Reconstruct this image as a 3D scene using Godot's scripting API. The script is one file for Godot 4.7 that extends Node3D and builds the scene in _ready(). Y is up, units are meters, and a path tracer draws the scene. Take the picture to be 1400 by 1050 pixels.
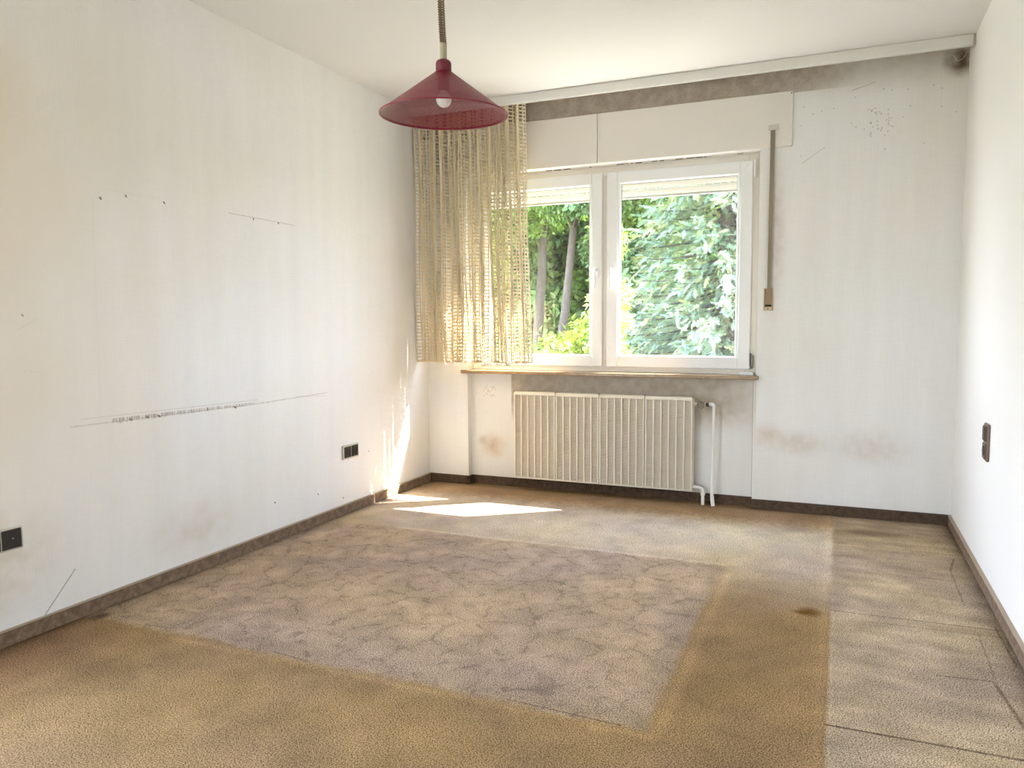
extends Node3D
# An emptied room with a crocheted net curtain, a perforated red pendant lamp, a radiator under the window and a worn carpet.

const W := 3.2          # room width (left wall at x = 0)
const H := 2.5          # ceiling height
const D := 5.4          # depth; the window wall is z = 0
const BH := 0.058       # baseboard height
var rng := RandomNumberGenerator.new()
var taken := {}

# ---------------------------------------------------------------- naming
func numbered(called: String) -> String:
	if not taken.has(called):
		taken[called] = 0
		return called
	taken[called] += 1
	return "%s_%03d" % [called, taken[called]]

func tag(o: Node, label: String, category: String, group := "", kind := "") -> Node:
	o.set_meta("label", label)
	o.set_meta("category", category)
	if group != "":
		o.set_meta("group", group)
	if kind != "":
		o.set_meta("kind", kind)
	return o

func thing(called: String, label: String, category: String, at := Vector3.ZERO, kind := "", group := "") -> Node3D:
	var o := Node3D.new()
	o.name = numbered(called)
	add_child(o)
	o.position = at
	tag(o, label, category, group, kind)
	return o

func put(called: String, mb: MB, m: Material, parent: Node = self, at := Vector3.ZERO) -> MeshInstance3D:
	var o := MeshInstance3D.new()
	o.mesh = mb.mesh()
	o.material_override = m
	o.name = numbered(called) if parent == self else called
	parent.add_child(o, true)
	o.position = at
	return o

func mat(c: Color, rough := 0.7, metal := 0.0) -> StandardMaterial3D:
	var m := StandardMaterial3D.new()
	m.albedo_color = c
	m.roughness = rough
	m.metallic = metal
	return m

func c8(r: int, g: int, b: int) -> Color:
	return Color(r / 255.0, g / 255.0, b / 255.0)

# ---------------------------------------------------------------- mesh builder
class MB:
	var v := PackedVector3Array()
	var n := PackedVector3Array()
	var uv := PackedVector2Array()
	var uv2 := PackedVector2Array()
	var idx := PackedInt32Array()
	var map_u := Vector4.ZERO     # uv.x = dot(xyz, map_u.xyz) + map_u.w
	var map_v := Vector4.ZERO
	var mapped := false
	var col := PackedColorArray()
	var tint := Color.WHITE
	var tinted := false

	func add_v(p: Vector3, nn: Vector3) -> int:
		v.append(p)
		n.append(nn)
		if mapped:
			uv.append(Vector2(p.x * map_u.x + p.y * map_u.y + p.z * map_u.z + map_u.w, p.x * map_v.x + p.y * map_v.y + p.z * map_v.z + map_v.w))
			uv2.append(Vector2(p.x, p.z))
		if tinted:
			col.append(tint)
		return v.size() - 1

	func tri(a: Vector3, b: Vector3, c: Vector3, want: Vector3) -> void:
		var g := (b - a).cross(c - a)
		var nn := g.normalized()
		if nn.dot(want) < 0.0:
			nn = -nn
			var t := b
			b = c
			c = t
		# counter-clockwise about nn here; Godot wants clockwise fronts
		var i := add_v(a, nn)
		add_v(c, nn)
		add_v(b, nn)
		idx.append_array(PackedInt32Array([i, i + 1, i + 2]))

	func quad(a: Vector3, b: Vector3, c: Vector3, d: Vector3, want: Vector3) -> void:
		var nn := (b - a).cross(d - a)
		if nn.length_squared() < 1e-14:
			nn = (c - b).cross(d - c)
		nn = nn.normalized()
		var flip := nn.dot(want) < 0.0
		if flip:
			nn = -nn
		var i := add_v(a, nn)
		add_v(b, nn)
		add_v(c, nn)
		add_v(d, nn)
		if flip:
			idx.append_array(PackedInt32Array([i, i + 1, i + 2, i, i + 2, i + 3]))
		else:
			idx.append_array(PackedInt32Array([i, i + 2, i + 1, i, i + 3, i + 2]))

	func box(a: Vector3, b: Vector3, bev := 0.0) -> void:
		var lo := a.min(b)
		var hi := a.max(b)
		var c := (lo + hi) / 2.0
		var h := (hi - lo) / 2.0
		bev = minf(bev, minf(h.x, minf(h.y, h.z)) * 0.9)
		for ax in 3:
			var u := (ax + 1) % 3
			var w := (ax + 2) % 3
			for s: float in [-1.0, 1.0]:
				var p: Array[Vector3] = []
				for k in [[-1, -1], [1, -1], [1, 1], [-1, 1]]:
					var q := Vector3.ZERO
					q[ax] = s * h[ax]
					q[u] = k[0] * (h[u] - bev)
					q[w] = k[1] * (h[w] - bev)
					p.append(c + q)
				var nn := Vector3.ZERO
				nn[ax] = s
				quad(p[0], p[1], p[2], p[3], nn)
		if bev <= 0.0:
			return
		for ax in 3:
			var u := (ax + 1) % 3
			var w := (ax + 2) % 3
			for su: float in [-1.0, 1.0]:
				for sw: float in [-1.0, 1.0]:
					var p: Array[Vector3] = []
					for k in [[0, -1], [0, 1], [1, 1], [1, -1]]:
						var q := Vector3.ZERO
						q[ax] = k[1] * (h[ax] - bev)
						q[u] = su * (h[u] if k[0] == 0 else h[u] - bev)
						q[w] = sw * (h[w] - bev if k[0] == 0 else h[w])
						p.append(c + q)
					var nn := Vector3.ZERO
					nn[u] = su
					nn[w] = sw
					quad(p[0], p[1], p[2], p[3], nn)
		for sx: float in [-1.0, 1.0]:
			for sy: float in [-1.0, 1.0]:
				for sz: float in [-1.0, 1.0]:
					var s := Vector3(sx, sy, sz)
					var e := Vector3(bev, bev, bev)
					var q := s * h
					tri(c + q - Vector3(0, s.y, s.z) * e, c + q - Vector3(s.x, 0, s.z) * e, c + q - Vector3(s.x, s.y, 0) * e, s)

	# profile of (radius, height) turned about an axis through base
	func lathe(profile: Array, base: Vector3, axis := Vector3.UP, segs := 24, smooth := true) -> void:
		var y := axis.normalized()
		var x := y.cross(Vector3.RIGHT if absf(y.x) < 0.9 else Vector3.FORWARD).normalized()
		var z := x.cross(y)
		for k in profile.size() - 1:
			var a: Vector2 = profile[k]
			var b: Vector2 = profile[k + 1]
			var t := b - a
			var pn := Vector2(t.y, -t.x).normalized()
			var start := v.size()
			for i in segs + 1:
				var th := TAU * i / segs
				var d := x * cos(th) + z * sin(th)
				var nn := (d * pn.x + y * pn.y).normalized()
				add_v(base + d * a.x + y * a.y, nn)
				add_v(base + d * b.x + y * b.y, nn)
			for i in segs:
				var q := start + i * 2
				idx.append_array(PackedInt32Array([q, q + 3, q + 1, q, q + 2, q + 3]))

	func tube(path: PackedVector3Array, radii: PackedFloat32Array, sides := 8, caps := true) -> void:
		var m := path.size()
		var start := v.size()
		var t := (path[1] - path[0]).normalized()
		var x := t.cross(Vector3.UP if absf(t.y) < 0.9 else Vector3.RIGHT).normalized()
		for i in m:
			var d := (path[mini(i + 1, m - 1)] - path[maxi(i - 1, 0)]).normalized()
			x = (x - d * x.dot(d)).normalized()
			var z := d.cross(x)
			var r := radii[mini(i, radii.size() - 1)]
			for k in sides:
				var th := TAU * k / sides
				var o := x * cos(th) + z * sin(th)
				add_v(path[i] + o * r, o)
		for i in m - 1:
			for k in sides:
				var a := start + i * sides + k
				var b := start + i * sides + (k + 1) % sides
				idx.append_array(PackedInt32Array([a, b + sides, b, a, a + sides, b + sides]))
		if caps:
			for e in [0, m - 1]:
				var d := (path[1] - path[0]).normalized() * -1.0 if e == 0 else (path[m - 1] - path[m - 2]).normalized()
				var c := add_v(path[e], d)
				for k in sides:
					var a: Vector3 = v[start + e * sides + k]
					add_v(a, d)
				for k in sides:
					var a := c + 1 + k
					var b := c + 1 + (k + 1) % sides
					idx.append_array(PackedInt32Array([c, a, b] if e == 0 else [c, b, a]))

	func mesh() -> ArrayMesh:
		var arr := []
		arr.resize(Mesh.ARRAY_MAX)
		arr[Mesh.ARRAY_VERTEX] = v
		arr[Mesh.ARRAY_NORMAL] = n
		if mapped:
			arr[Mesh.ARRAY_TEX_UV] = uv
			arr[Mesh.ARRAY_TEX_UV2] = uv2
		if tinted:
			arr[Mesh.ARRAY_COLOR] = col
		arr[Mesh.ARRAY_INDEX] = idx
		var am := ArrayMesh.new()
		am.add_surface_from_arrays(Mesh.PRIMITIVE_TRIANGLES, arr)
		return am

func mapped_mb(u: Vector4, v: Vector4) -> MB:
	var mb := MB.new()
	mb.mapped = true
	mb.map_u = u
	mb.map_v = v
	return mb

# ---------------------------------------------------------------- textures
func noise_bytes(w: int, h: int, type: int, freq: float, sd: int, octaves := 3, stretch := Vector2.ONE, warp := 0.0, jitter := 1.0) -> PackedByteArray:
	var f := FastNoiseLite.new()
	f.seed = sd
	f.noise_type = type
	f.frequency = freq
	if octaves > 1:
		f.fractal_octaves = octaves
	else:
		f.fractal_type = FastNoiseLite.FRACTAL_NONE
	if type == FastNoiseLite.TYPE_CELLULAR:
		f.cellular_return_type = FastNoiseLite.RETURN_DISTANCE2_SUB
		f.cellular_distance_function = FastNoiseLite.DISTANCE_EUCLIDEAN
		f.cellular_jitter = jitter
	if warp > 0.0:
		f.domain_warp_enabled = true
		f.domain_warp_type = FastNoiseLite.DOMAIN_WARP_SIMPLEX
		f.domain_warp_amplitude = warp
		f.domain_warp_frequency = freq * 0.8
		f.domain_warp_fractal_octaves = 3
	var sw := maxi(4, int(w / stretch.x))
	var sh := maxi(4, int(h / stretch.y))
	var im := f.get_image(sw, sh)
	im.convert(Image.FORMAT_L8)
	if sw != w or sh != h:
		im.resize(w, h, Image.INTERPOLATE_CUBIC)
	return im.get_data()

func tex(w: int, h: int, bytes: PackedByteArray, format := Image.FORMAT_RGB8) -> ImageTexture:
	return ImageTexture.create_from_image(Image.create_from_data(w, h, false, format, bytes))

# a scratch or stain drawn along a line, points in pixels
func stroke(b: PackedByteArray, w: int, h: int, p0: Vector2, p1: Vector2, width: float, c: Color, alpha: float, rough := 0.0, sd := 1) -> void:
	var r := RandomNumberGenerator.new()
	r.seed = sd
	var steps := int(maxf(2.0, p0.distance_to(p1)))
	for i in steps + 1:
		var p := p0.lerp(p1, float(i) / steps)
		var keep := 1.0 - rough * r.randf()
		var half := width * 0.5 * (1.0 - 0.5 * rough * r.randf())
		for yy in range(int(floor(p.y - half)), int(ceil(p.y + half)) + 1):
			for xx in range(int(floor(p.x - half)), int(ceil(p.x + half)) + 1):
				if xx < 0 or yy < 0 or xx >= w or yy >= h:
					continue
				var k := alpha * keep * clampf(half + 0.5 - Vector2(xx, yy).distance_to(p), 0.0, 1.0)
				blend(b, (yy * w + xx) * 3, c, k)

func blend(b: PackedByteArray, at: int, c: Color, k: float) -> void:
	b[at] = int(lerpf(b[at], c.r * 255.0, k))
	b[at + 1] = int(lerpf(b[at + 1], c.g * 255.0, k))
	b[at + 2] = int(lerpf(b[at + 2], c.b * 255.0, k))

func blotch(b: PackedByteArray, w: int, h: int, at: Vector2, size: Vector2, c: Color, alpha: float, nb: PackedByteArray) -> void:
	for yy in range(maxi(0, int(at.y - size.y)), mini(h, int(at.y + size.y))):
		for xx in range(maxi(0, int(at.x - size.x)), mini(w, int(at.x + size.x))):
			var d := Vector2((xx - at.x) / size.x, (yy - at.y) / size.y).length()
			var k := clampf(1.0 - d, 0.0, 1.0)
			k = k * k * (3.0 - 2.0 * k) * alpha * (0.35 + 1.3 * nb[(yy * w + xx)] / 255.0)
			blend(b, (yy * w + xx) * 3, c, clampf(k, 0.0, 1.0))

func ramp(x: float, a: float, b: float) -> float:
	var t := clampf((x - a) / (b - a), 0.0, 1.0)
	return t * t * (3.0 - 2.0 * t)

func paper_bytes(w: int, h: int, base: Color, sd: int, ppm: float) -> PackedByteArray:
	# faded woven wallpaper: fine upright and level fibres, broad upright fading, faint clouds
	var up := noise_bytes(w, h, FastNoiseLite.TYPE_SIMPLEX_SMOOTH, 0.35, sd, 2, Vector2(1, 24))
	var level := noise_bytes(w, h, FastNoiseLite.TYPE_SIMPLEX_SMOOTH, 0.35, sd + 1, 2, Vector2(16, 1))
	var broad := noise_bytes(w, h, FastNoiseLite.TYPE_SIMPLEX_SMOOTH, 6.0 / ppm, sd + 2, 3, Vector2(1, 12))
	var cloud := noise_bytes(w, h, FastNoiseLite.TYPE_SIMPLEX_SMOOTH, 1.2 / ppm, sd + 3, 4)
	var out := PackedByteArray()
	out.resize(w * h * 3)
	var br := base.r * 255.0
	var bg := base.g * 255.0
	var bb := base.b * 255.0
	for i in w * h:
		var k := 1.0 + ((up[i] + level[i]) * 0.5 - 128.0) * 0.00016 + (broad[i] - 128.0) * 0.00008
		var s := (cloud[i] - 128.0) / 128.0
		out[i * 3] = int(minf(255.0, br * k))
		out[i * 3 + 1] = int(minf(255.0, bg * (k - 0.006 * s)))
		out[i * 3 + 2] = int(minf(255.0, bb * (k - 0.018 * s)))
	return out

func weave_relief(w: int, h: int, sd: int) -> ImageTexture:
	var up := noise_bytes(w, h, FastNoiseLite.TYPE_SIMPLEX_SMOOTH, 0.25, sd, 2, Vector2(1, 12))
	var level := noise_bytes(w, h, FastNoiseLite.TYPE_SIMPLEX_SMOOTH, 0.25, sd + 1, 2, Vector2(12, 1))
	for i in w * h:
		up[i] = (up[i] + level[i]) >> 1
	return tex(w, h, up, Image.FORMAT_L8)

# ================================================================ build
func _ready() -> void:
	rng.seed = 7
	# ---- camera
	var cam := Camera3D.new()
	cam.name = "camera"
	add_child(cam)
	cam.transform = Transform3D(Basis(Vector3(0.91926368, -0.00615477, -0.39359422), Vector3(-0.02602881, 0.99673912, -0.07637823), Vector3(0.39278085, 0.08045652, 0.91610586)), Vector3(2.6245, 1.1059, 4.6451))
	cam.fov = 53.3837
	cam.near = 0.05
	cam.far = 300.0
	cam.current = true
	# ---- sky, exposure
	var sky := ProceduralSkyMaterial.new()
	sky.sky_top_color = Color(0.72, 0.81, 0.95)
	sky.sky_horizon_color = Color(0.93, 0.95, 0.985)
	sky.sky_curve = 0.25
	sky.ground_bottom_color = Color(0.30, 0.30, 0.24)
	sky.ground_horizon_color = Color(0.55, 0.56, 0.52)
	sky.sun_angle_max = 1.0
	var env := Environment.new()
	env.background_mode = Environment.BG_SKY
	env.sky = Sky.new()
	env.sky.sky_material = sky
	env.background_energy_multiplier = 1.0
	env.tonemap_mode = Environment.TONE_MAPPER_LINEAR
	env.tonemap_exposure = 21.6
	env.sdfgi_enabled = true
	env.ssao_enabled = true
	env.ssil_enabled = true
	var we := WorldEnvironment.new()
	we.name = "world_environment"
	we.environment = env
	add_child(we)
	# ---- sun: high, from the right beyond the window
	var sun := DirectionalLight3D.new()
	sun.name = "sun"
	add_child(sun)
	sun.look_at_from_position(Vector3.ZERO, Vector3(-1.34, -1.87, 1.0))
	sun.light_color = Color(1.0, 0.96, 0.9)
	sun.light_energy = 0.94
	sun.light_angular_distance = 0.55
	sun.shadow_enabled = true
	sun.sky_mode = DirectionalLight3D.SKY_MODE_LIGHT_ONLY

	build_shell()
	build_window()
	build_shutter()
	build_radiator()
	build_curtain()
	build_lamp()
	build_sockets()
	build_outdoors()

# ---------------------------------------------------------------- the room
func build_shell() -> void:
	# floor with its worn carpet
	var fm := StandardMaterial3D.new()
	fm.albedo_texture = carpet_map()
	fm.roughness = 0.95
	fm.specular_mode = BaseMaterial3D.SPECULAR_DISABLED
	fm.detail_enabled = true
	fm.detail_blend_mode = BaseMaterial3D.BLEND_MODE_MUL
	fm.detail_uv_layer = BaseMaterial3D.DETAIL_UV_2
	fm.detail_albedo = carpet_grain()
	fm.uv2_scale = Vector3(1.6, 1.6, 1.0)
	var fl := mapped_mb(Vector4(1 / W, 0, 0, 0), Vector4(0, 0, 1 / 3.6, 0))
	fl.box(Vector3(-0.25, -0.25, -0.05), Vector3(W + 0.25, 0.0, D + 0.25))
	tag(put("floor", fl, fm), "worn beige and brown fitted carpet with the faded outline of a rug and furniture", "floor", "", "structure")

	var cm := mat(c8(229, 227, 223), 0.9)
	cm.uv1_triplanar = true
	cm.uv1_world_triplanar = true
	cm.uv1_scale = Vector3(1.2, 1.2, 1.2)
	cm.heightmap_enabled = true
	cm.heightmap_texture = weave_relief(512, 512, 91)
	cm.heightmap_scale = 0.06
	var ce := MB.new()
	ce.box(Vector3(-0.25, H, -0.32), Vector3(W + 0.25, H + 0.25, D + 0.25))
	tag(put("ceiling", ce, cm), "plain off-white ceiling above the lamp and curtain", "ceiling", "", "structure")

	# left wall
	var wl := mapped_mb(Vector4(0, 0, 1 / 3.8, 0), Vector4(0, -1 / H, 0, 1))
	wl.box(Vector3(-0.25, -0.25, -0.32), Vector3(0, H, 3.6))
	wl.box(Vector3(-0.25, -0.25, 5.3), Vector3(0, H, D + 0.25))
	wl.box(Vector3(-0.25, 2.25, 3.6), Vector3(0, H, 5.3))  # gap below is for the added balcony door, so more daylight enters
	wl.box(Vector3(-0.25, -0.25, 3.6), Vector3(0, 0.0, 5.3))
	var lm := StandardMaterial3D.new()
	lm.albedo_texture = left_wall_map()
	lm.roughness = 0.85
	lm.heightmap_enabled = true
	lm.heightmap_texture = weave_relief(1900, 1250, 31)
	lm.heightmap_scale = 0.05
	tag(put("wall_left", wl, lm), "long off-white papered wall with a horizontal scuff mark, left of the window", "wall", "", "structure")

	# right wall
	var rm := mat(c8(240, 239, 236), 0.85)
	rm.uv1_triplanar = true
	rm.uv1_world_triplanar = true
	rm.uv1_scale = Vector3(1, 1, 1)
	rm.heightmap_enabled = true
	rm.heightmap_texture = weave_relief(512, 512, 57)
	rm.heightmap_scale = 0.08
	var wr := MB.new()
	wr.box(Vector3(W, -0.25, -0.32), Vector3(W + 0.25, H, D + 0.25))
	tag(put("wall_right", wr, rm), "bare white papered wall at the right edge with one dark socket", "wall", "", "structure")

	# window wall, with the opening and the radiator niche
	var wf := mapped_mb(Vector4(1 / W, 0, 0, 0), Vector4(0, -1 / H, 0, 1))
	var x0 := 0.305
	var x1 := 2.183
	wf.box(Vector3(0, -0.25, -0.32), Vector3(x0, H, 0))
	wf.box(Vector3(x1, -0.25, -0.32), Vector3(W, H, 0))
	wf.box(Vector3(x0, 2.085, -0.165), Vector3(x1, H, 0))
	wf.box(Vector3(x0, 2.085, -0.32), Vector3(x1, H, -0.235))
	wf.box(Vector3(x0, -0.25, -0.32), Vector3(x1, 0.765, -0.05))
	wf.box(Vector3(2.171, 0, -0.05), Vector3(x1, 0.765, 0))
	var fmw := StandardMaterial3D.new()
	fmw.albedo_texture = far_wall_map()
	fmw.roughness = 0.85
	fmw.heightmap_enabled = true
	fmw.heightmap_texture = weave_relief(1280, 1000, 71)
	fmw.heightmap_scale = 0.05
	tag(put("wall_far", wf, fmw), "greyish white window wall with a shallow radiator niche and an upper edge darkened by dust and painted shade", "wall", "", "structure")

	# the solid wall behind the camera, then the added balcony door
	var wn := MB.new()
	wn.box(Vector3(0, -0.25, D), Vector3(W, H, D + 0.25))
	tag(put("wall_near", wn, rm), "white papered wall facing the window, behind the viewpoint", "wall", "", "structure")
	var pvc := mat(c8(235, 235, 232), 0.4)
	var bf := MB.new()  # frame of an unseen door, added so daylight reaches the right wall
	for z: float in [3.6, 5.24]:
		bf.box(Vector3(-0.16, 0.0, z), Vector3(-0.09, 2.25, z + 0.06), 0.004)
	for y: float in [0.0, 2.19]:
		bf.box(Vector3(-0.155, y, 3.66), Vector3(-0.095, y + 0.06, 5.24), 0.004)
	tag(put("door_1", bf, pvc), "white frame of an added unseen balcony door, letting extra daylight in through the left wall", "door", "", "structure")

	# baseboards with carpet strips
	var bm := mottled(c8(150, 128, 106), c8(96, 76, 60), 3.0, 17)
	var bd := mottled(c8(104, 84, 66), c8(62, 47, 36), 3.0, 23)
	var lip := mat(c8(166, 146, 122), 0.5)
	var t := 0.014
	var bl := thing("baseboard_left", "brown carpeted baseboard along the scuffed left wall", "baseboard", Vector3.ZERO, "structure")
	var m1 := MB.new()
	m1.box(Vector3(0, 0, 0), Vector3(t, BH - 0.004, 3.6), 0.002)
	put("carpet_strip", m1, bm, bl)
	m1 = MB.new()
	m1.box(Vector3(0, BH - 0.004, 0), Vector3(t + 0.001, BH, 3.6), 0.0015)
	put("top_edge", m1, lip, bl)
	var br := thing("baseboard_right", "brown carpeted baseboard along the bare right wall", "baseboard", Vector3.ZERO, "structure")
	m1 = MB.new()
	m1.box(Vector3(W - t, 0, 0), Vector3(W, BH - 0.005, D), 0.002)
	put("carpet_strip", m1, bm, br)
	m1 = MB.new()
	m1.box(Vector3(W - t - 0.002, BH - 0.005, 0), Vector3(W, BH, D), 0.0015)
	put("top_edge", m1, lip, br)
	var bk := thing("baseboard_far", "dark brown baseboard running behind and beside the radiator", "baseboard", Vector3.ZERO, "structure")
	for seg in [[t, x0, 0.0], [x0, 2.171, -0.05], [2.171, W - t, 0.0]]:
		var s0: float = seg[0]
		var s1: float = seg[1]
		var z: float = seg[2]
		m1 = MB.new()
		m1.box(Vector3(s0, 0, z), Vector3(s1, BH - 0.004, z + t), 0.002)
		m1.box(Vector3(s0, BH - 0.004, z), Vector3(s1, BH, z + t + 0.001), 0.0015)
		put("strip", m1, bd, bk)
	m1 = MB.new()
	m1.box(Vector3(x0, 0, -0.05), Vector3(x0 + t, BH, t), 0.002)
	put("corner_strip", m1, bd, bk)

	# curtain rail: white fascia under the ceiling with the track behind it
	var cr := thing("curtain_rail", "long white curtain rail fascia fixed under the ceiling before the window wall", "curtain rail", Vector3(0, H, 0.2))
	var white := mat(c8(232, 229, 222), 0.45)
	m1 = MB.new()
	m1.box(Vector3(0.001, -0.053, -0.006), Vector3(W - 0.012, 0.0, 0.006), 0.002)
	put("fascia", m1, white, cr)
	m1 = MB.new()
	m1.box(Vector3(0.001, -0.057, -0.004), Vector3(W - 0.012, -0.051, 0.009), 0.002)
	put("lower_bead", m1, mat(c8(240, 238, 232), 0.35), cr)
	m1 = MB.new()
	m1.box(Vector3(W - 0.012, -0.055, -0.05), Vector3(W - 0.001, -0.001, 0.008), 0.003)
	put("end_cap", m1, mat(c8(196, 186, 172), 0.5), cr)
	m1 = MB.new()
	m1.box(Vector3(0.01, -0.016, -0.11), Vector3(W - 0.01, 0.0, -0.006), 0.002)
	put("track", m1, white, cr)

	# dusty thread left in the corner above the window wall
	var th := MB.new()
	var pts := PackedVector3Array()
	for i in 15:
		var s := i / 14.0
		pts.append(Vector3(lerpf(3.125, 3.198, s), 2.468 - 0.035 * sin(PI * minf(1.0, s * 1.25)) + 0.003 * sin(s * 17.0), 0.004 + 0.02 * s))
	th.tube(pts, PackedFloat32Array([0.0012]), 5)
	tag(put("loose_thread", th, mat(c8(214, 202, 186), 0.8)), "pale dusty thread hanging in the upper right corner under the curtain rail", "thread")

func mottled(a: Color, b: Color, scale: float, sd: int) -> StandardMaterial3D:
	var f := FastNoiseLite.new()
	f.seed = sd
	f.frequency = 0.03
	f.fractal_octaves = 5
	f.fractal_gain = 0.75
	var im := f.get_image(256, 256)
	im.convert(Image.FORMAT_L8)
	var src := im.get_data()
	var out := PackedByteArray()
	out.resize(256 * 256 * 3)
	for i in 256 * 256:
		var c := a.lerp(b, src[i] / 255.0)
		out[i * 3] = int(c.r * 255.0)
		out[i * 3 + 1] = int(c.g * 255.0)
		out[i * 3 + 2] = int(c.b * 255.0)
	var m := StandardMaterial3D.new()
	m.albedo_texture = tex(256, 256, out)
	m.uv1_triplanar = true
	m.uv1_world_triplanar = true
	m.uv1_scale = Vector3(scale, scale, scale)
	m.roughness = 0.95
	return m

func carpet_grain() -> ImageTexture:
	var w := 512
	var g := noise_bytes(w, w, FastNoiseLite.TYPE_SIMPLEX, 0.20, 5, 3)
	var g2 := noise_bytes(w, w, FastNoiseLite.TYPE_SIMPLEX, 0.07, 6, 3)
	var out := PackedByteArray()
	out.resize(w * w * 3)
	for i in w * w:
		var k := clampf(0.86 + (g[i] - 128.0) * 0.0040 + (g2[i] - 128.0) * 0.0004, 0.2, 1.0) * 255.0
		out[i * 3] = int(k)
		out[i * 3 + 1] = int(k)
		out[i * 3 + 2] = int(k * 0.985)
	return tex(w, w, out)

func carpet_map() -> ImageTexture:
	var w := 1280
	var h := 1440           # 400 pixels a metre, x 0..3.2, z 0..3.6
	var curl := noise_bytes(w, h, FastNoiseLite.TYPE_CELLULAR, 0.013, 11, 1, Vector2.ONE, 40.0)
	var curl2 := noise_bytes(w, h, FastNoiseLite.TYPE_CELLULAR, 0.021, 12, 1, Vector2.ONE, 34.0)
	var mask := noise_bytes(w, h, FastNoiseLite.TYPE_SIMPLEX_SMOOTH, 0.02, 18, 2)
	var cloud := noise_bytes(w, h, FastNoiseLite.TYPE_SIMPLEX_SMOOTH, 0.009, 13, 5)
	var cloud2 := noise_bytes(w, h, FastNoiseLite.TYPE_SIMPLEX_SMOOTH, 0.0035, 14, 4)
	var streak := noise_bytes(w, h, FastNoiseLite.TYPE_SIMPLEX_SMOOTH, 0.02, 15, 4, Vector2(3, 1))
	var edge := noise_bytes(w, h, FastNoiseLite.TYPE_SIMPLEX_SMOOTH, 0.05, 16, 3)
	var out := PackedByteArray()
	out.resize(w * h * 3)
	var tan_c := Vector3(174, 142, 104)
	var rug_c := Vector3(208, 179, 153)
	var strip_c := Vector3(213, 188, 160)
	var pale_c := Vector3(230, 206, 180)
	for y in h:
		var z := y / 400.0
		for x in w:
			var i := y * w + x
			var xx := x / 400.0
			var e := (edge[i] - 128.0) * 0.00006 + (cloud[i] - 128.0) * 0.0001
			# how much of each worn zone lies here
			var right := clampf((xx - 2.612 - e * 0.3) / 0.012, 0.0, 1.0)
			var rug := clampf((2.178 - xx - e) / 0.03, 0.0, 1.0) * clampf((z - 1.15 - e) / 0.02, 0.0, 1.0) * clampf((2.69 - z - e * 1.4) / 0.03, 0.0, 1.0)
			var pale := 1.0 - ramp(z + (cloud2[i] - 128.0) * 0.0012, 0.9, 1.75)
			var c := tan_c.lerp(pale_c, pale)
			# reddish wear beside the left skirting in front of the rug
			c = c.lerp(Vector3(172, 134, 106), (1.0 - ramp(xx, 0.05, 0.55)) * ramp(z, 2.6, 2.9) * 0.7)
			c = c.lerp(Vector3(206, 172, 138), 1.0 - ramp(z + (edge[i] - 128.0) * 0.0006, 0.20, 0.42))
			c = c.lerp(Vector3(242, 224, 202), ramp(xx, 1.5, 2.1) * ramp(z, 0.36, 0.5) * (1.0 - ramp(z + (cloud[i] - 128.0) * 0.0014, 0.62, 0.95)) * 0.8)  # bleached carpet with the soft sun patch painted in
			c = c.lerp(rug_c, rug)
			c = c.lerp(strip_c, right)
			var k := 1.0 + (cloud[i] - 128.0) * 0.0007 + (cloud2[i] - 128.0) * 0.0004
			# sculpted curls, plain inside the rug, weak where the pile is trodden
			var amount := 0.25 + 0.75 * rug + 0.1 * right
			var mk := ramp(mask[i], 105.0, 155.0)
			k *= 1.0 - amount * (0.15 * mk * clampf(1.0 - curl[i] / 15.0, 0.0, 1.0) + 0.11 * (1.0 - mk) * clampf(1.0 - curl2[i] / 13.0, 0.0, 1.0))
			k += amount * ((curl[i] - 80.0) * 0.0006 * mk + (curl2[i] - 80.0) * 0.0004 * (1.0 - mk))
			if right > 0.0:
				k *= 1.0 + (streak[i] - 128.0) * 0.0008 * right
			# pale rim where the rug edge was
			var rim := exp(-pow((xx - 2.20) / 0.022, 2.0)) * ramp(z, 1.15, 1.3) * (1.0 - ramp(z, 2.66, 2.72)) + exp(-pow((z - 2.705 - e) / 0.018, 2.0)) * (1.0 - ramp(xx, 2.19, 2.22)) * ramp(xx, 0.3, 0.6)
			rim += exp(-pow((xx - 2.595) / 0.02, 2.0)) * 0.6 + exp(-pow((z - 1.14 - e) / 0.014, 2.0)) * ramp(xx, 0.3, 0.6) * (1.0 - ramp(xx, 2.15, 2.2)) * 0.8
			k *= 1.0 + 0.10 * rim * (0.5 + edge[i] / 255.0)
			# dirty outline just inside the rug and along the strip
			var dirt := exp(-pow((xx - 2.15) / 0.05, 2.0)) * rug + exp(-pow((z - 2.63) / 0.06, 2.0)) * rug + exp(-pow((xx - 2.64) / 0.03, 2.0)) * right * 0.5
			k *= 1.0 - 0.07 * dirt * (0.4 + cloud[i] / 200.0)
			# darker along the walls
			var darkening := exp(-(3.186 - xx) / 0.035) * 0.35 + exp(-maxf(0.0, xx - 0.014) / 0.03) * 0.3 + exp(-z / 0.05) * 0.25
			k *= 1.0 - darkening * (0.5 + cloud[i] / 255.0)
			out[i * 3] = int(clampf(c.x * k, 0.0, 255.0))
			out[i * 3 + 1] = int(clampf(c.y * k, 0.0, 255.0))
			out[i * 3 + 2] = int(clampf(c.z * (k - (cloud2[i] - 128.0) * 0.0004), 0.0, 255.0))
	# pressed lines where cupboards stood
	var dark := c8(104, 84, 68)
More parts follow.
